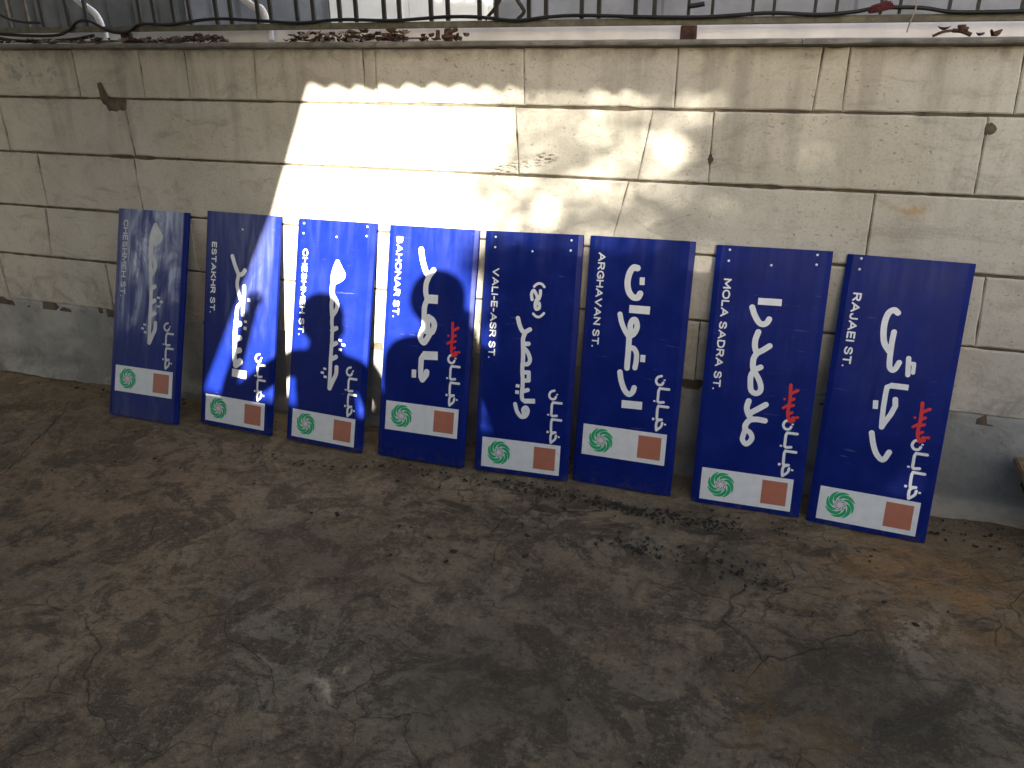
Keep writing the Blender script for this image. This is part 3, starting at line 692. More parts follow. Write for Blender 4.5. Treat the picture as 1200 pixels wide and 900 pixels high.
bm = bmesh.new(); tube(bm, spline([(-3.42, 2.825, 1.70), (-3.33, 2.825, 1.668), (-3.25, 2.825, 1.632), (-3.16, 2.825, 1.615), (-3.06, 2.822, 1.612)], 6), .0055, 8)
tube(bm, spline([(-3.5, 2.82, 1.60), (-3.36, 2.82, 1.565), (-3.22, 2.80, 1.545), (-3.05, 2.80, 1.541), (-2.9, 2.81, 1.546), (-2.80, 2.83, 1.56)], 6), .007, 8)
tag(obj("cable", bm, M['cable']), "slack black cable loop drooping at the far left end of the railing", "cable")
bm = bmesh.new()
tube(bm, spline([(-3.11, 2.80, 1.537), (-2.98, 2.79, 1.540), (-2.80, 2.79, 1.536), (-2.55, 2.80, 1.541), (-2.35, 2.81, 1.537), (-2.22, 2.82, 1.552), (-2.12, 2.80, 1.538)], 6), .005, 7)
tag(obj("rope", bm, plain("grey_rope", (.2, .19, .17), .9, .4, 60)), "thin grey rope trailing over leaf litter on the coping", "rope")
for (xa, za, xb, zb, lab) in ((-2.97, 1.72, -2.843, 1.605, "shiny white curved pipe behind the railing at the far left corner"), (-2.13, 1.70, -2.02, 1.612, "shiny white curved pipe behind the railing above the second sign from left")):
    bm = bmesh.new(); y = 2.93
    tube(bm, spline([(xa-.16, y+.02, za+.06), (xa-.05, y, za+.03), (xa+.04, y, za-.035), (xb-.022, y, zb+.035), (xb, y, zb-.03), (xb+.005, y, 1.535)], 7), .0135, 12)
    tag(obj("curved_pipe", bm, M['white_tube']), lab, "pipe")
bm = bmesh.new()
for k in range(5):
    a = k*1.3
    tube(bm, spline([(.155, 2.832, 1.602), (.175++.012*math.cos(a), 2.828, 1.612+.008*math.sin(a)), (.20+.015*k*.4, 2.83, 1.622+.01*math.cos(a*2))], 4), .005, 6)
bmesh.ops.create_uvsphere(bm, u_segments=10, v_segments=8, radius=.008, matrix=Matrix.Translation((.178, 2.83, 1.61)))
tag(obj("rag", bm, M['red'], smooth=True), "small dark red rag knotted round the cable on the railing", "rag")
bm = bmesh.new(); tube(bm, spline([(.275, 2.826, 1.70), (.282, 2.826, 1.62), (.272, 2.826, 1.57), (.268, 2.822, 1.545)]), .0022, 6)
tag(obj("string", bm, M['leaf_pale']), "thin pale string dangling from the railing near its right end", "string")

# dead leaves
def leaf(bm, p, L, W, yaw, tilt, curl, mat=0):
    m = Matrix.Translation(p) @ Matrix.Rotation(yaw, 4, 'Z') @ Matrix.Rotation(tilt, 4, 'X')
    n = 5; rows = []
    for i in range(n+1):
        t = i/n; w = W*math.sin(PI*min(1, max(.04, t*.94+.03)))**.8/2; zc = curl*L*(t-.5)**2*2
        rows.append([bm.verts.new(m @ Vector((L*(t-.5), s*w, zc+abs(s)*w*.6))) for s in (-1, 0, 1)])
    for a, b in zip(rows, rows[1:]):
        for k in range(2):
            f = bm.faces.new((a[k], a[k+1], b[k+1], b[k])); f.material_index = mat; f.smooth = True
bm = bmesh.new(); rnd = random.Random(3)
for x0, x1, n, zmax in ((-2.73, -2.15, 70, .014), (-1.84, -1.36, 130, .030), (-2.45, -2.15, 25, .025), (-3.3, -2.75, 40, .012), (-1.36, -1.15, 4, .006), (.3, .5, 2, .003)):
    for _ in range(n):
        x = rnd.uniform(x0, x1)
        leaf(bm, Vector((x, rnd.uniform(2.765, 2.85), 1.532+rnd.random()**1.5*zmax)), rnd.uniform(.02, .05), rnd.uniform(.012, .024), rnd.uniform(0, 6.3), rnd.uniform(-1, 1), rnd.uniform(-.6, 1.0), 0 if rnd.random() < .78 else 1)
tag(obj("leaf_litter", bm, [M['leaf_dry'], M['leaf_pale']]), "brown dead leaf litter heaped on the coping under the railing", "leaf litter", kind='stuff')
def dry_sprig(name, segs, lab, rad=.005):
    bm = bmesh.new()
    for a, b, r in segs: tube(bm, spline([a, tuple((np.array(a)+np.array(b))/2+np.array((0, 0, .004))), b], 3), [r]*4+[r*.8]*2+[r*.6] if False else r, 6)
    e = segs[0][1]
    for k in range(3): leaf(bm, Vector(e)+Vector((rnd.uniform(-.03, .03), -.005, rnd.uniform(-.004, .01))), .035, .02, rnd.uniform(0, 6), rnd.uniform(-1, 1), .6)
    return tag(obj(name, bm, M['leaf_dry']), lab, "twig")
dry_sprig("dry_twig", [((-1.222, 2.80, 1.545), (-1.15, 2.80, 1.537), .007), ((-1.222, 2.80, 1.540), (-1.165, 2.80, 1.568), .007), ((-1.24, 2.80, 1.536), (-1.238, 2.80, 1.566), .008)], "dark forked dry twig on the coping above the fourth and fifth signs")
dry_sprig("dry_twig", [((-1.40, 2.78, 1.532), (-1.27, 2.79, 1.540), .003)], "thin straight dry twig lying on the coping beside the forked one")
dry_sprig("dry_twig", [((.335, 2.79, 1.534), (.385, 2.79, 1.549), .004), ((.385, 2.79, 1.549), (.435, 2.79, 1.537), .006), ((.40, 2.79, 1.549), (.425, 2.79, 1.552), .006)], "curled brown leaf stalk on the coping above the rightmost sign")

# soil crumbs swept along the foot of the signs
bm = bmesh.new()
def crumb(x, y, s):
    g = bmesh.ops.create_icosphere(bm, subdivisions=1, radius=1, matrix=Matrix.Translation((x, y, .001)) @ Matrix.Rotation(rnd.uniform(0, 6), 4, 'Z') @ Matrix.Diagonal((s*rnd.uniform(.8, 2.0), s*rnd.uniform(.6, 1.1), s*rnd.uniform(.3, .55), 1)))
    for v in g['verts']: v.co += Vector((rnd.uniform(-1, 1), rnd.uniform(-1, 1), rnd.uniform(-.5, .5)))*s*.3
for cx, cy, sx, sy, n in ((-.55, 2.42, .3, .035, 150), (-.25, 2.40, .2, .03, 110), (-.05, 2.42, .3, .05, 130), (-.75, 2.45, .12, .03, 50), (-1.15, 2.42, .25, .04, 45), (-1.6, 2.36, .3, .05, 40), (-.3, 2.2, .15, .05, 60), (-.02, 2.16, .12, .07, 60), (.5, 2.15, .4, .15, 16), (-.6, 1.8, .8, .35, 14), (-2.2, 2.2, .6, .2, 14), (-1.2, 2.1, .5, .2, 16), (-2.9, 2.66, .3, .05, 60), (.75, 2.62, .15, .06, 35)):
    for _ in range(n): crumb(rnd.gauss(cx, sx*.6), min(2.70, rnd.gauss(cy, sy*.6)), rnd.uniform(.0015, .0062)*(1 if rnd.random() < .85 else 1.6))
sb = bm; bm = bmesh.new()
for _ in range(900):
    y = rnd.uniform(.9, 2.7); crumb(rnd.uniform(-3.6, 1.1), y, rnd.uniform(.0008, .0026))
tag(obj("grit", bm, plain("pale_grit", (.22, .20, .17), .9, .5, 90)), "fine pale grit strewn over the concrete yard", "grit", kind='stuff')
bm = sb
tag(obj("soil_crumbs", bm, M['soil']), "dark crumbs of wet soil scattered along the foot of the signs", "soil", kind='stuff')
# ================================================================== the eight street signs
GL = {   # bold sans capitals as pen strokes in units of the cap height: (width, strokes)
 'A': (.72, [('p', [(0, 0), (.36, 1), (.72, 0)]), ('l', [(.13, .32), (.59, .32)])]),
 'B': (.56, [('l', [(0, 0), (0, 1)]), ('s', [(0, 1), (.3, 1), (.48, .92), (.51, .77), (.45, .6), (.28, .54), (0, .54)]), ('s', [(.28, .54), (.5, .47), (.56, .28), (.49, .07), (.3, 0), (0, 0)])]),
 'C': (.64, [('s', [(.64, .78), (.52, .95), (.34, 1), (.1, .85), (0, .5), (.1, .15), (.34, 0), (.52, .05), (.64, .22)])]),
 'D': (.62, [('l', [(0, 0), (0, 1)]), ('s', [(0, 1), (.28, 1), (.54, .85), (.62, .5), (.54, .15), (.28, 0), (0, 0)])]),
 'E': (.48, [('l', [(0, 0), (0, 1)]), ('l', [(0, 1), (.48, 1)]), ('l', [(0, .52), (.43, .52)]), ('l', [(0, 0), (.48, 0)])]),
 'G': (.66, [('s', [(.64, .8), (.52, .95), (.34, 1), (.1, .85), (0, .5), (.1, .15), (.34, 0), (.52, .04), (.66, .17)]), ('p', [(.66, .15), (.66, .46), (.4, .46)])]),
 'H': (.62, [('l', [(0, 0), (0, 1)]), ('l', [(.62, 0), (.62, 1)]), ('l', [(0, .52), (.62, .52)])]),
 'I': (.02, [('l', [(.01, 0), (.01, 1)])]),
 'J': (.40, [('s', [(.40, 1), (.40, .6), (.40, .28), (.33, .05), (.18, 0), (.05, .06), (0, .24)])]),
 'K': (.60, [('l', [(0, 0), (0, 1)]), ('l', [(0, .36), (.56, 1)]), ('l', [(.18, .56), (.60, 0)])]),
 'L': (.46, [('p', [(0, 1), (0, 0), (.46, 0)])]),
 'M': (.78, [('p', [(0, 0), (0, 1), (.39, .22), (.78, 1), (.78, 0)])]),
 'N': (.64, [('p', [(0, 0), (0, 1), (.64, 0), (.64, 1)])]),
 'O': (.74, [('s', [(.37, 1), (.1, .86), (0, .5), (.1, .14), (.37, 0), (.64, .14), (.74, .5), (.64, .86), (.37, 1)])]),
 'R': (.58, [('l', [(0, 0), (0, 1)]), ('s', [(0, 1), (.32, 1), (.52, .92), (.56, .75), (.5, .56), (.32, .49), (0, .49)]), ('l', [(.3, .49), (.58, 0)])]),
 'S': (.56, [('s', [(.53, .81), (.42, .96), (.25, 1), (.07, .92), (.03, .74), (.14, .59), (.38, .48), (.54, .34), (.53, .12), (.37, .0), (.18, .01), (0, .18)])]),
 'T': (.58, [('l', [(0, 1), (.58, 1)]), ('l', [(.29, 1), (.29, 0)])]),
 'V': (.70, [('p', [(0, 1), (.35, 0), (.70, 1)])]),
 '-': (.26, [('l', [(0, .42), (.26, .42)])]), '.': (.02, [('l', [(0, 0), (.02, 0)])]), ' ': (.10, [])}
def text_bm(s, u_c, w0, w1, cap, y):
    x, st = 0.0, []
    for ch in s:
        w, strokes = GL[ch]
        st += [(k, [(x+px, py) for px, py in pts]) for k, pts in strokes]; x += w+.25
    x -= .25; sw = cap*.205; c = cap-sw; L = abs(w1-w0)-sw
    return strokes_bm([(k, sw, [(u_c-c/2+py*c, w0-sw/2-px/x*L) for px, py in pts]) for k, pts in st], y, .00095)
def panel_bm():
    bm = bmesh.new(); w = SW/2
    pr = [(-w, .018), (-w, .0065), (-w+.0015, .005), (-w+.016, .0006), (-w+.0185, 0), (w-.0185, 0), (w-.016, .0006), (w-.0015, .005), (w, .0065), (w, .018)]
    zs = [0, .0015]+[SH*k/12 for k in range(1, 12)]+[SH-.0015, SH]
    V = []
    for z in zs:
        ins = .0012 if z in (0, SH) else 0
        V.append([bm.verts.new((x*(1-ins*3), y+ins*.8, z)) for x, y in pr])
    for a, b in zip(V, V[1:]):
        for k in range(len(pr)):
            f = bm.faces.new((a[k], a[(k+1) % len(pr)], b[(k+1) % len(pr)], b[k]))
    bm.faces.new(V[0][::-1]); bm.faces.new(V[-1])
    return bm
def emblem_strokes(cx, cz, r):
    S_, G = [], []
    for k in range(8):
        a0 = R(100-45*k); pts, ws = [], []
        for i in range(9):
            t = i/8; a = a0-R(84)*t; rr = r*(.45+.52*t**.75)
            pts.append((cx+rr*math.cos(a), cz+rr*math.sin(a))); ws.append(r*(.05+.20*math.sin(PI*min(1, .12+.86*t))**1.1))
        S_.append(('t', ws, pts))
        pts, ws = [], []
        for i in range(6):
            t = i/5; a = a0+R(10)+R(60)*t; rr = r*(.42-.24*t)
            pts.append((cx+rr*math.cos(a), cz+rr*math.sin(a))); ws.append(r*(.03+.05*math.sin(PI*t)))
        G.append(('t', ws, pts))
    return S_, G
EM_G, EM_I = emblem_strokes(0, 0, .047)
em_me = {}
def emblem(parent, cx, cz):
    for nm, st, m, y in (("emblem", EM_G, M['green'], -.0022), ("emblem_core", EM_I, M['grey_film'], -.0026)):
        if nm not in em_me:
            o = obj(nm, strokes_bm(st, 0, .0011), m); em_me[nm] = o.data
        else:
            o = bpy.data.objects.new(nm, em_me[nm]); COL.objects.link(o)
        o.parent = parent; o.location = (cx, y, cz)
# x, y, yaw, lean, roll, name strokes, latin, (w top, w bottom), raised layout?, red word?, holes (u, w)
H5 = [(-.1457, .894), (-.1457, .856), (-.001, .848), (.143, .8945), (.142, .858)]
SIGNS = [
 (-2.5953, 2.455, .0028, .3324, .0025, 'cheshmeh', "CHESHMEH ST.", (.868, .532), True, False, []),
 (-2.1439, 2.5032, -.044, .2784, .0026, 'estakhr', "ESTAKHR ST.", (.788, .488), False, False, [(0.005, .85)]),
 (-1.6977, 2.4839, -.0874, .3001, .0237, 'cheshmeh', "CHESHMEH ST.", (.796, .443), False, False, [(-.152, .897), (-.152, .857), (.0097, .852), (.150, .900), (.150, .864)]),
 (-1.263, 2.4934, .012, .2897, .005, 'bahonar', "BAHONAR ST.", (.873, .560), True, True, []),
 (-.8488, 2.512, .0265, .2698, .0159, 'valiasr', "VALI-E-ASR ST.", (.780, .4405), False, False, H5),
 (-.4634, 2.5369, -.0249, .239, .0152, 'arghavan', "ARGHAVAN ST.", (.858, .517), True, False, []),
 (-.0182, 2.5331, .0047, .2421, .0106, 'molasadra', "MOLA SADRA ST.", (.8036, .418), False, True, [(-.1412, .901), (-.1412, .864), (-.002, .858), (.1386, .9008), (.1395, .869)]),
 (.3765, 2.5183, -.0602, .2583, .0038, 'rajaei', "RAJAEI ST.", (.793, .548), False, True, [(-.1427, .904), (-.1431, .869)]),
]
SLAB = [
 "dusty smeared blue street sign CHESHMEH ST., leftmost of the row, sky glare on its face",
 "blue street sign ESTAKHR ST. crossed by a slanting edge of sunlight",
 "sunlit blue street sign CHESHMEH ST. with a head shadow, third in the row",
 "blue street sign BAHONAR ST. with a round head shadow and red word",
 "blue street sign VALI-E-ASR ST. with bracketed letters above the name",
 "blue street sign ARGHAVAN ST. with no red word, its plate set high off the ground",
 "blue street sign MOLA SADRA ST. in full shade, second from the right",
 "blue street sign RAJAEI ST., nearest and rightmost of the leaning row",
]
panel_me = None
for i, (x, y, yaw, lean, ip, key, latin, (wt, wb), high, redw, holes) in enumerate(SIGNS):
    ax = Vector((math.cos(yaw), math.sin(yaw), 0)); nb = Vector((-math.sin(yaw), math.cos(yaw), 0))
    upv = Vector((0, 0, 1))*math.cos(lean)+nb*math.sin(lean)
    a = math.cos(ip)*ax+math.sin(ip)*upv; b = -math.sin(ip)*ax+math.cos(ip)*upv; n = b.cross(a)
    root = empty("street_sign", (0, 0, 0), SLAB[i], "street sign", "blue street signs leaning on the wall")
    lift = .018*math.sin(lean)+abs(ip)*SW/2-.004
    root.matrix_world = Matrix(((a.x, n.x, b.x, x), (a.y, n.y, b.y, y), (a.z, n.z, b.z, lift*.6), (0, 0, 0, 1)))
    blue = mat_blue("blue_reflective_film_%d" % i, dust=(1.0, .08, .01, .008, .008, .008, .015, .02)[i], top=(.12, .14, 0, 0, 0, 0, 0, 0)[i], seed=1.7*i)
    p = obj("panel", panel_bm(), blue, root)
    white = M['white_dull'] if i == 0 else M['white']
    obj("name_lettering", strokes_bm([(k, w_*1.08, q) for k, w_, q in STROKES[key]], -.0010, dw=.10 if i == 0 else 0), white, root)
    obj("latin_lettering", text_bm(latin, -.1375, wt, wb, .0265, -.0010), white, root)
    u0, w0 = (.121, .241) if high else (.1225, .1435)
    obj("street_word", strokes_bm(STROKES['khiaban'], -.0010, .001, u0, w0), white, root)
    if redw: obj("red_word", strokes_bm(STROKES['shahid'], -.0013, .001, u0, w0+.0), M['red_film'], root)
    dz = .0935 if high else 0.0
    bm = bmesh.new(); box(bm, (-.1565, -.0016, .0175+dz), (.1535, .0004, .1335+dz), .0004)
    pl = obj("label_plate", bm, M['plate'], root)
    emblem(pl, -.087, .0785+dz)
    bm = bmesh.new(); box(bm, (.052, -.0022, .034+dz), (.136, -.0004, .119+dz), .0002)
    obj("colour_square", bm, M['terracotta'], pl)
    for (u, w) in holes:
        bm = bmesh.new(); bmesh.ops.create_cone(bm, cap_ends=True, segments=12, radius1=.0042, radius2=.0036, depth=.003, matrix=Matrix.Translation((u, -.0008, w)) @ Matrix.Rotation(PI/2, 4, 'X'))
        obj("fixing", bm, M['bolt'], root)

# ================================================================== wooden stool at the right edge
stool = empty("wooden_stool", (1.15, 2.42, 0), "brown wooden board on a dark base just entering at the right edge", "stool")
SX, SY = .806, 2.46
bm = bmesh.new(); box(bm, (SX, SY, .235), (SX+.5, SY+.26, .262), .004); local(obj("seat", bm, M['wood']), stool)
for px, py in ((SX+.13, SY+.04), (SX+.45, SY+.04), (SX+.13, SY+.22), (SX+.45, SY+.22)):
    bm = bmesh.new(); box(bm, (px-.018, py-.018, -.006), (px+.018, py+.018, .2345), .003); local(obj("leg", bm, M['dark_wood']), stool)
for a, b in (((SX+.03, SY+.03, .17), (SX+.47, SY+.045, .2345)), ((SX+.03, SY+.215, .17), (SX+.47, SY+.23, .2345)), ((SX+.03, SY+.05, .17), (SX+.045, SY+.21, .2345))):
    bm = bmesh.new(); box(bm, a, b, .003); local(obj("apron", bm, M['dark_wood']), stool)  # dark apron paints in the black shade under the board

# ================================================================== beyond the fence
hoard = empty("sheet_metal_hoarding", (-1, 4.4, 1.49), "blue-grey sheet metal hoarding with a pale door behind the railing", "hoarding")
def panel_run(name, x0, x1, mat, y=4.4, step=.2, depth=.03):
    bm = bmesh.new(); x = x0; prof = []
    while x < x1-1e-6:
        xe = min(x1, x+step); prof += [(x+.004, y), (xe-.05, y), (xe-.035, y+depth), (xe-.012, y+depth)]; x = xe
    prof.append((x1, y))
    lo = [bm.verts.new((a, b, 1.488)) for a, b in prof]; hi = [bm.verts.new((a, b, 3.6)) for a, b in prof]
    for k in range(len(prof)-1): bm.faces.new((lo[k], lo[k+1], hi[k+1], hi[k]))
    bl = [bm.verts.new((a, b+.06, 1.488)) for a, b in ((x0, y), (x1, y))]; bh = [bm.verts.new((a, b+.06, 3.6)) for a, b in ((x0, y), (x1, y))]
    bm.faces.new((bl[1], bl[0], bh[0], bh[1])); bm.faces.new([hi[0]]+hi[1:]+[bh[1], bh[0]])
    bm.faces.new((lo[0], hi[0], bh[0], bl[0])); bm.faces.new((hi[-1], lo[-1], bl[1], bh[1]))
    return local(obj(name, bm, mat), hoard)
panel_run("sheet_panel", -12, -3.62, M['sheet_dark'])
panel_run("sheet_panel", -3.615, -2.62, M['sheet'])
panel_run("pale_door", -2.615, -1.62, M['sheet_pale'], step=.5, depth=.02)  # sunlit middle of the hoarding, its brightness put into a paler colour
panel_run("sheet_panel", -1.615, 6.5, M['sheet'], step=.9, depth=.012)

# ================================================================== behind the photographer
# corrugated lean-to roof, rising away from the wall
can = empty("lean_to_roof", (0, -4, 0), "corrugated metal lean-to roof on posts over the yard", "roof")
bm = bmesh.new(); xs = lin(-3.2, 9.2, 992)+[9.2]; L = []
for dz in (0, .012):
    L.append([[bm.verts.new((x, yy, 2.70+(-1-yy)*.5+.02*math.sin(x*2*PI/.1)*(.8+.5*noise.noise(Vector((x*3, 0, 0))))+.012*noise.noise(Vector((x*1.3, 4, 0)))+dz)) for x in xs] for yy in (-1.0, -4.0, -7.4)])
for g in L:
    for a, b in zip(g, g[1:]):
        for k in range(len(xs)-1): bm.faces.new((a[k], a[k+1], b[k+1], b[k]))
for k in range(len(xs)-1):
    for r_ in (0, 2): bm.faces.new((L[0][r_][k], L[0][r_][k+1], L[1][r_][k+1], L[1][r_][k]))
local(obj("corrugated_sheet", bm, M['canopy']), can)
for px, py in ((-3.15, -1.1), (9.15, -1.1), (-3.15, -7.2), (9.15, -7.2)):
    bm = bmesh.new(); tube(bm, [(px, py, -.01), (px, py, 2.66+(-1-py)*.5)], .04, 12); local(obj("post", bm, M['rust']), can)
for px in (-3.15, 9.15):
    bm = bmesh.new(); tube(bm, [(px, -1.05, 2.655), (px, -7.3, 5.78)], .03, 8); local(obj("rafter", bm, M['rust']), can)
# unseen canvas curtain added to cast the slanting left edge of the sun patch
bm = bmesh.new()
def ext(pts, y, th):
    n = len(pts); A = [bm.verts.new((x, y, z)) for x, z in pts]; B = [bm.verts.new((x, y+th, z)) for x, z in pts]
    bm.faces.new(A); bm.faces.new(B[::-1])
    for k in range(n): bm.faces.new((A[(k+1) % n], A[k], B[k], B[(k+1) % n]))
ext([(-.085, 2.735), (-.331, 2.21), (-.737, 1.40), (-1.43, .0), (-3.1, .0), (-3.1, 2.735)], -1.02, .02)
tag(obj("side_curtain", bm, M['canvas']), "grey canvas side curtain hanging from the lean-to roof, drawn back on a slant", "curtain")
yw = empty("yard_wall", (.5, -2.6, 0), "rendered yard wall behind the photographer", "wall")  # added wall, keeps low sun off the ground and the sign feet
bm = bmesh.new(); box(bm, (-6, -2.7, -.05), (9, -2.5, 1.86), .01); local(obj("render_face", bm, M['plaster']), yw)
bm = bmesh.new(); box(bm, (-6.03, -2.73, 1.8605), (9.03, -2.47, 1.91), .008); local(obj("cap", bm, M['coping']), yw)
# unseen house and projecting balcony added to darken the left
house = empty("neighbour_house", (-7, 0, 0), "plastered neighbouring house with a balcony beside the yard on the left", "house")
bm = bmesh.new(); box(bm, (-10, .9, -.05), (-4.9, 2.6, 6.5), .02); local(obj("wall", bm, M['plaster']), house)  # wall of the added house, there to shade the left
bm = bmesh.new(); box(bm, (-4.895, -1.05, 2.75), (-1.35, 2.6, 2.92), .01); local(obj("balcony", bm, M['plaster']), house)  # slab added overhead to shade the left of the stone wall
bm = bmesh.new(); box(bm, (-4.895, .45, 2.27), (-1.15, 2.6, 2.745), .01); local(obj("balcony_beam", bm, M['plaster']), house)  # extra soffit box, added to darken the left further
# unseen tree added to filter the sun at the right, crown shaped for its shadow
tree = empty("garden_tree", (6.3, -7.9, 0), "leafy garden tree behind the yard wall on the sunny side", "tree")
bm = bmesh.new(); tube(bm, spline([(6.3, -7.9, -.1), (6.35, -7.9, 1.5), (6.2, -7.8, 3.0), (6.3, -7.8, 4.6), (6.1, -7.7, 6.0)], 5), [.2-.009*k for k in range(21)], 10)
for k in range(9):
    a = k*2.4; h = 2.9+.3*k
    tube(bm, spline([(6.25, -7.85, h), (6.25+.9*math.cos(a), -7.85+.6*math.sin(a), h+.35), (6.25+1.9*math.cos(a), -7.85+1.1*math.sin(a), h+.8)], 4), [.06-.006*q for q in range(9)], 6)
local(obj("trunk", bm, M['bark'], smooth=False), tree)
bm = bmesh.new(); rt_ = random.Random(11)
def crown_leaves(n, u0, u1, z0, z1, s0, s1, edge, hole=-.4):
    """u, zz: sideways place and height at which the sun throws this leaf onto the stone wall"""
    c = 0
    while c < n:
        u, ly, zz = rt_.uniform(u0, u1), rt_.uniform(-9.0, -6.6), rt_.uniform(z0, z1)
        if rt_.random() > min(1, (u-u0)/edge+.08): continue
        lx = u-(ly+7.7)*(1.22/2.76); lz = zz+3.68-.3514*(ly+7.7)
        if noise.noise(Vector((lx*1.3, ly*1.3, lz*1.3))) < hole: continue
        leaf(bm, Vector((lx, ly, lz)), rt_.uniform(s0, s1), rt_.uniform(s0, s1)*.6, rt_.uniform(0, 6.3), rt_.uniform(-1.2, 1.2), rt_.uniform(-.2, .5)); c += 1
crown_leaves(4600, 3.42, 4.95, -.2, 1.6, .04, .09, .35, -.5)
crown_leaves(2500, 3.52, 5.0, -.5, .80, .13, .20, .15, -1)
crown_leaves(1600, 4.15, 5.6, .5, 2.0, .10, .2, .5, -1)
crown_leaves(7500, 4.75, 9.9, -.8, 2.0, .15, .27, .2, -1)
local(obj("crown", bm, M['green_leaf']), tree)

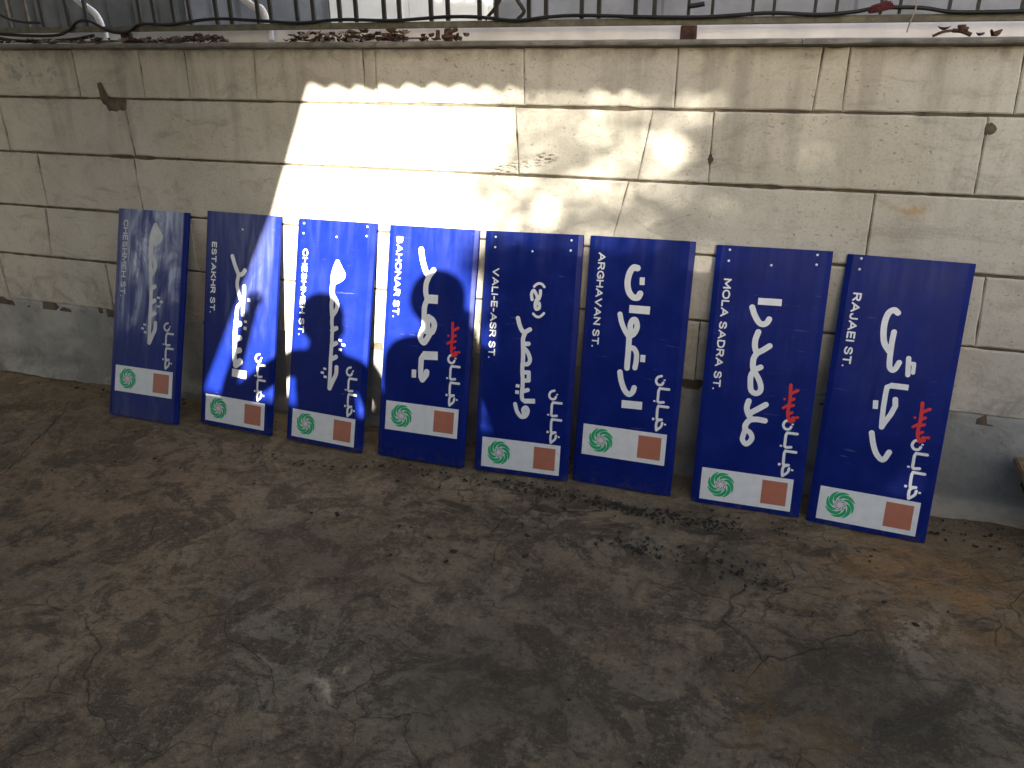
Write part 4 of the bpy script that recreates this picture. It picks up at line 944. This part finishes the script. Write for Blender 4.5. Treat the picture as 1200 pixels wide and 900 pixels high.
# two people standing side by side, whose heads fall as shadows on the third and fourth signs
def person(x, y, H, label, arms, head_r=.105, turn=0.0):
    root = empty("person", (x, y, 0), label, "person")
    k = H/1.75; J = {}
    P = dict(pelvis=(0, 0, .95), waist=(0, 0, 1.08), chest=(0, 0, 1.28), collar=(0, 0, 1.43), neck=(0, .01, 1.50), skull=(0, .02, 1.60), crown=(0, .01, 1.68))
    rad = dict(pelvis=(.16, .11), waist=(.14, .10), chest=(.165, .115), collar=(.10, .08), neck=(.058, .058), skull=(.085, .098), crown=(.07, .08))
    E = [('pelvis', 'waist'), ('waist', 'chest'), ('chest', 'collar'), ('collar', 'neck'), ('neck', 'skull'), ('skull', 'crown')]
    for s, nm in ((-1, 'l'), (1, 'r')):
        for part, q, r_ in (('hip', (s*.10, 0, .90), (.09, .09)), ('knee', (s*.11, .02, .50), (.06, .06)), ('ankle', (s*.12, -.02, .09), (.043, .045)), ('toe', (s*.14, .13, .035), (.042, .032))):
            P[nm+part] = q; rad[nm+part] = r_
        P[nm+'shoulder'] = (s*.185, 0, 1.42); rad[nm+'shoulder'] = (.065, .065)
        el, wr, hd = arms[nm]
        for part, q, r_ in (('elbow', el, (.045, .045)), ('wrist', wr, (.03, .03)), ('palm', hd, (.038, .022))):
            P[nm+part] = tuple(c/k for c in q); rad[nm+part] = r_
        # four unequal fingers and a thumb
        d = (Vector(hd)-Vector(wr)).normalized(); sd_ = d.cross(Vector((0, 1, .2))).normalized()
        for f in range(4):
            b_ = Vector(hd)/k+sd_*(f-1.5)*.021; Lf = (.062, .074, .07, .055)[f]
            P['%sf%da' % (nm, f)] = tuple(b_+d*Lf*.55); P['%sf%db' % (nm, f)] = tuple(b_+d*Lf+Vector((0, .018, 0)))
            rad['%sf%da' % (nm, f)] = (.009, .009); rad['%sf%db' % (nm, f)] = (.008, .008)
            E += [(nm+'palm', '%sf%da' % (nm, f)), ('%sf%da' % (nm, f), '%sf%db' % (nm, f))]
        P[nm+'th'] = tuple(Vector(wr)/k+d*.05+sd_*.05*-s); rad[nm+'th'] = (.011, .011); E.append((nm+'wrist', nm+'th'))
        E += [('pelvis', nm+'hip'), (nm+'hip', nm+'knee'), (nm+'knee', nm+'ankle'), (nm+'ankle', nm+'toe'), ('collar', nm+'shoulder'), (nm+'shoulder', nm+'elbow'), (nm+'elbow', nm+'wrist'), (nm+'wrist', nm+'palm')]
    names = list(P); me = bpy.data.meshes.new("body")
    me.from_pydata([Vector(P[n_])*k for n_ in names], [(names.index(a), names.index(b)) for a, b in E], [])
    o = bpy.data.objects.new("body", me); COL.objects.link(o)
    sk = o.modifiers.new("skin", 'SKIN'); sk.use_smooth_shade = True
    for n_, sv in zip(names, me.skin_vertices[0].data):
        sv.radius = tuple(q*k for q in rad[n_]); sv.use_root = (n_ == 'pelvis')
    o.modifiers.new("sub", 'SUBSURF').levels = 2
    bpy.context.view_layer.update()
    m2 = bpy.data.meshes.new_from_object(o.evaluated_get(bpy.context.evaluated_depsgraph_get()))
    bpy.data.objects.remove(o); m2.name = "body"
    for m in (M['shirt'], M['trousers'], M['skin'], M['dark_wood']): m2.materials.append(m)
    for p in m2.polygons:
        p.use_smooth = True; c = p.center/k
        p.material_index = 3 if c.z < .085 else 1 if c.z < .98 and abs(c.x) < .24 else 2 if (c.z > 1.49 and abs(c.x) < .12) else 0
        for nm in 'lr':
            if (c-Vector(P[nm+'palm'])).length < .085: p.material_index = 2
    ob = bpy.data.objects.new("body", m2); COL.objects.link(ob); ob.parent = root
    # head details: nose, eyes, ears, mouth belong to the face
    for s in (-1, 1):
        bm = bmesh.new(); bmesh.ops.create_uvsphere(bm, u_segments=8, v_segments=6, radius=.012*k, matrix=Matrix.Translation(Vector((s*.032, .112, 1.605))*k))
        obj("eye", bm, M['plate'], root, True)
    bm = bmesh.new(); bmesh.ops.create_cone(bm, cap_ends=True, segments=8, radius1=.016*k, radius2=.007*k, depth=.045*k, matrix=Matrix.Translation(Vector((0, .118, 1.58))*k) @ Matrix.Rotation(.3, 4, 'X')); obj("nose", bm, M['skin'], root, True)
    bm = bmesh.new(); box(bm, Vector((-.022, .098, 1.54))*k, Vector((.022, .112, 1.549))*k, .002); obj("mouth", bm, M['red'], root)
    for s in (-1, 1):
        bm = bmesh.new(); bmesh.ops.create_uvsphere(bm, u_segments=8, v_segments=6, radius=1, matrix=Matrix.Translation(Vector((s*.092, .01, 1.60))*k) @ Matrix.Diagonal((.012, .02, .032, 1))); obj("ear", bm, M['skin'], root, True)
    bm = bmesh.new(); bmesh.ops.create_uvsphere(bm, u_segments=18, v_segments=12, radius=1, matrix=Matrix.Translation(Vector((0, -.008, 1.645))*k) @ Matrix.Diagonal((head_r*k, head_r*1.12*k, .108*k, 1)))
    bmesh.ops.delete(bm, geom=[v for v in bm.verts if v.co.z < 1.60*k and v.co.y > .02], context='VERTS')
    obj("hair", bm, M['hair'], root, True)
    return root
person(.112, -.36, 1.80, "person in a dark jacket holding up a phone to take the picture",
       dict(l=((-.235, .05, 1.08), (-.14, .20, 1.42), (-.125, .225, 1.49)), r=((.25, .06, 1.09), (.03, .21, 1.43), (.0, .235, 1.49))))
person(-.41, -.36, 1.66, "person in a dark jacket with one hand raised beside the photographer",
       dict(l=((-.52, .0, 1.10), (-.37, .03, 1.48), (-.345, .04, 1.56)), r=((.265, .02, 1.07), (.23, .12, .84), (.22, .15, .76))))
bm = bmesh.new(); box(bm, (-.085, -.075, 1.505), (.075, -.066, 1.585), .003)
tag(obj("phone", bm, M['phone']), "black phone held out in the photographer's hands", "phone")
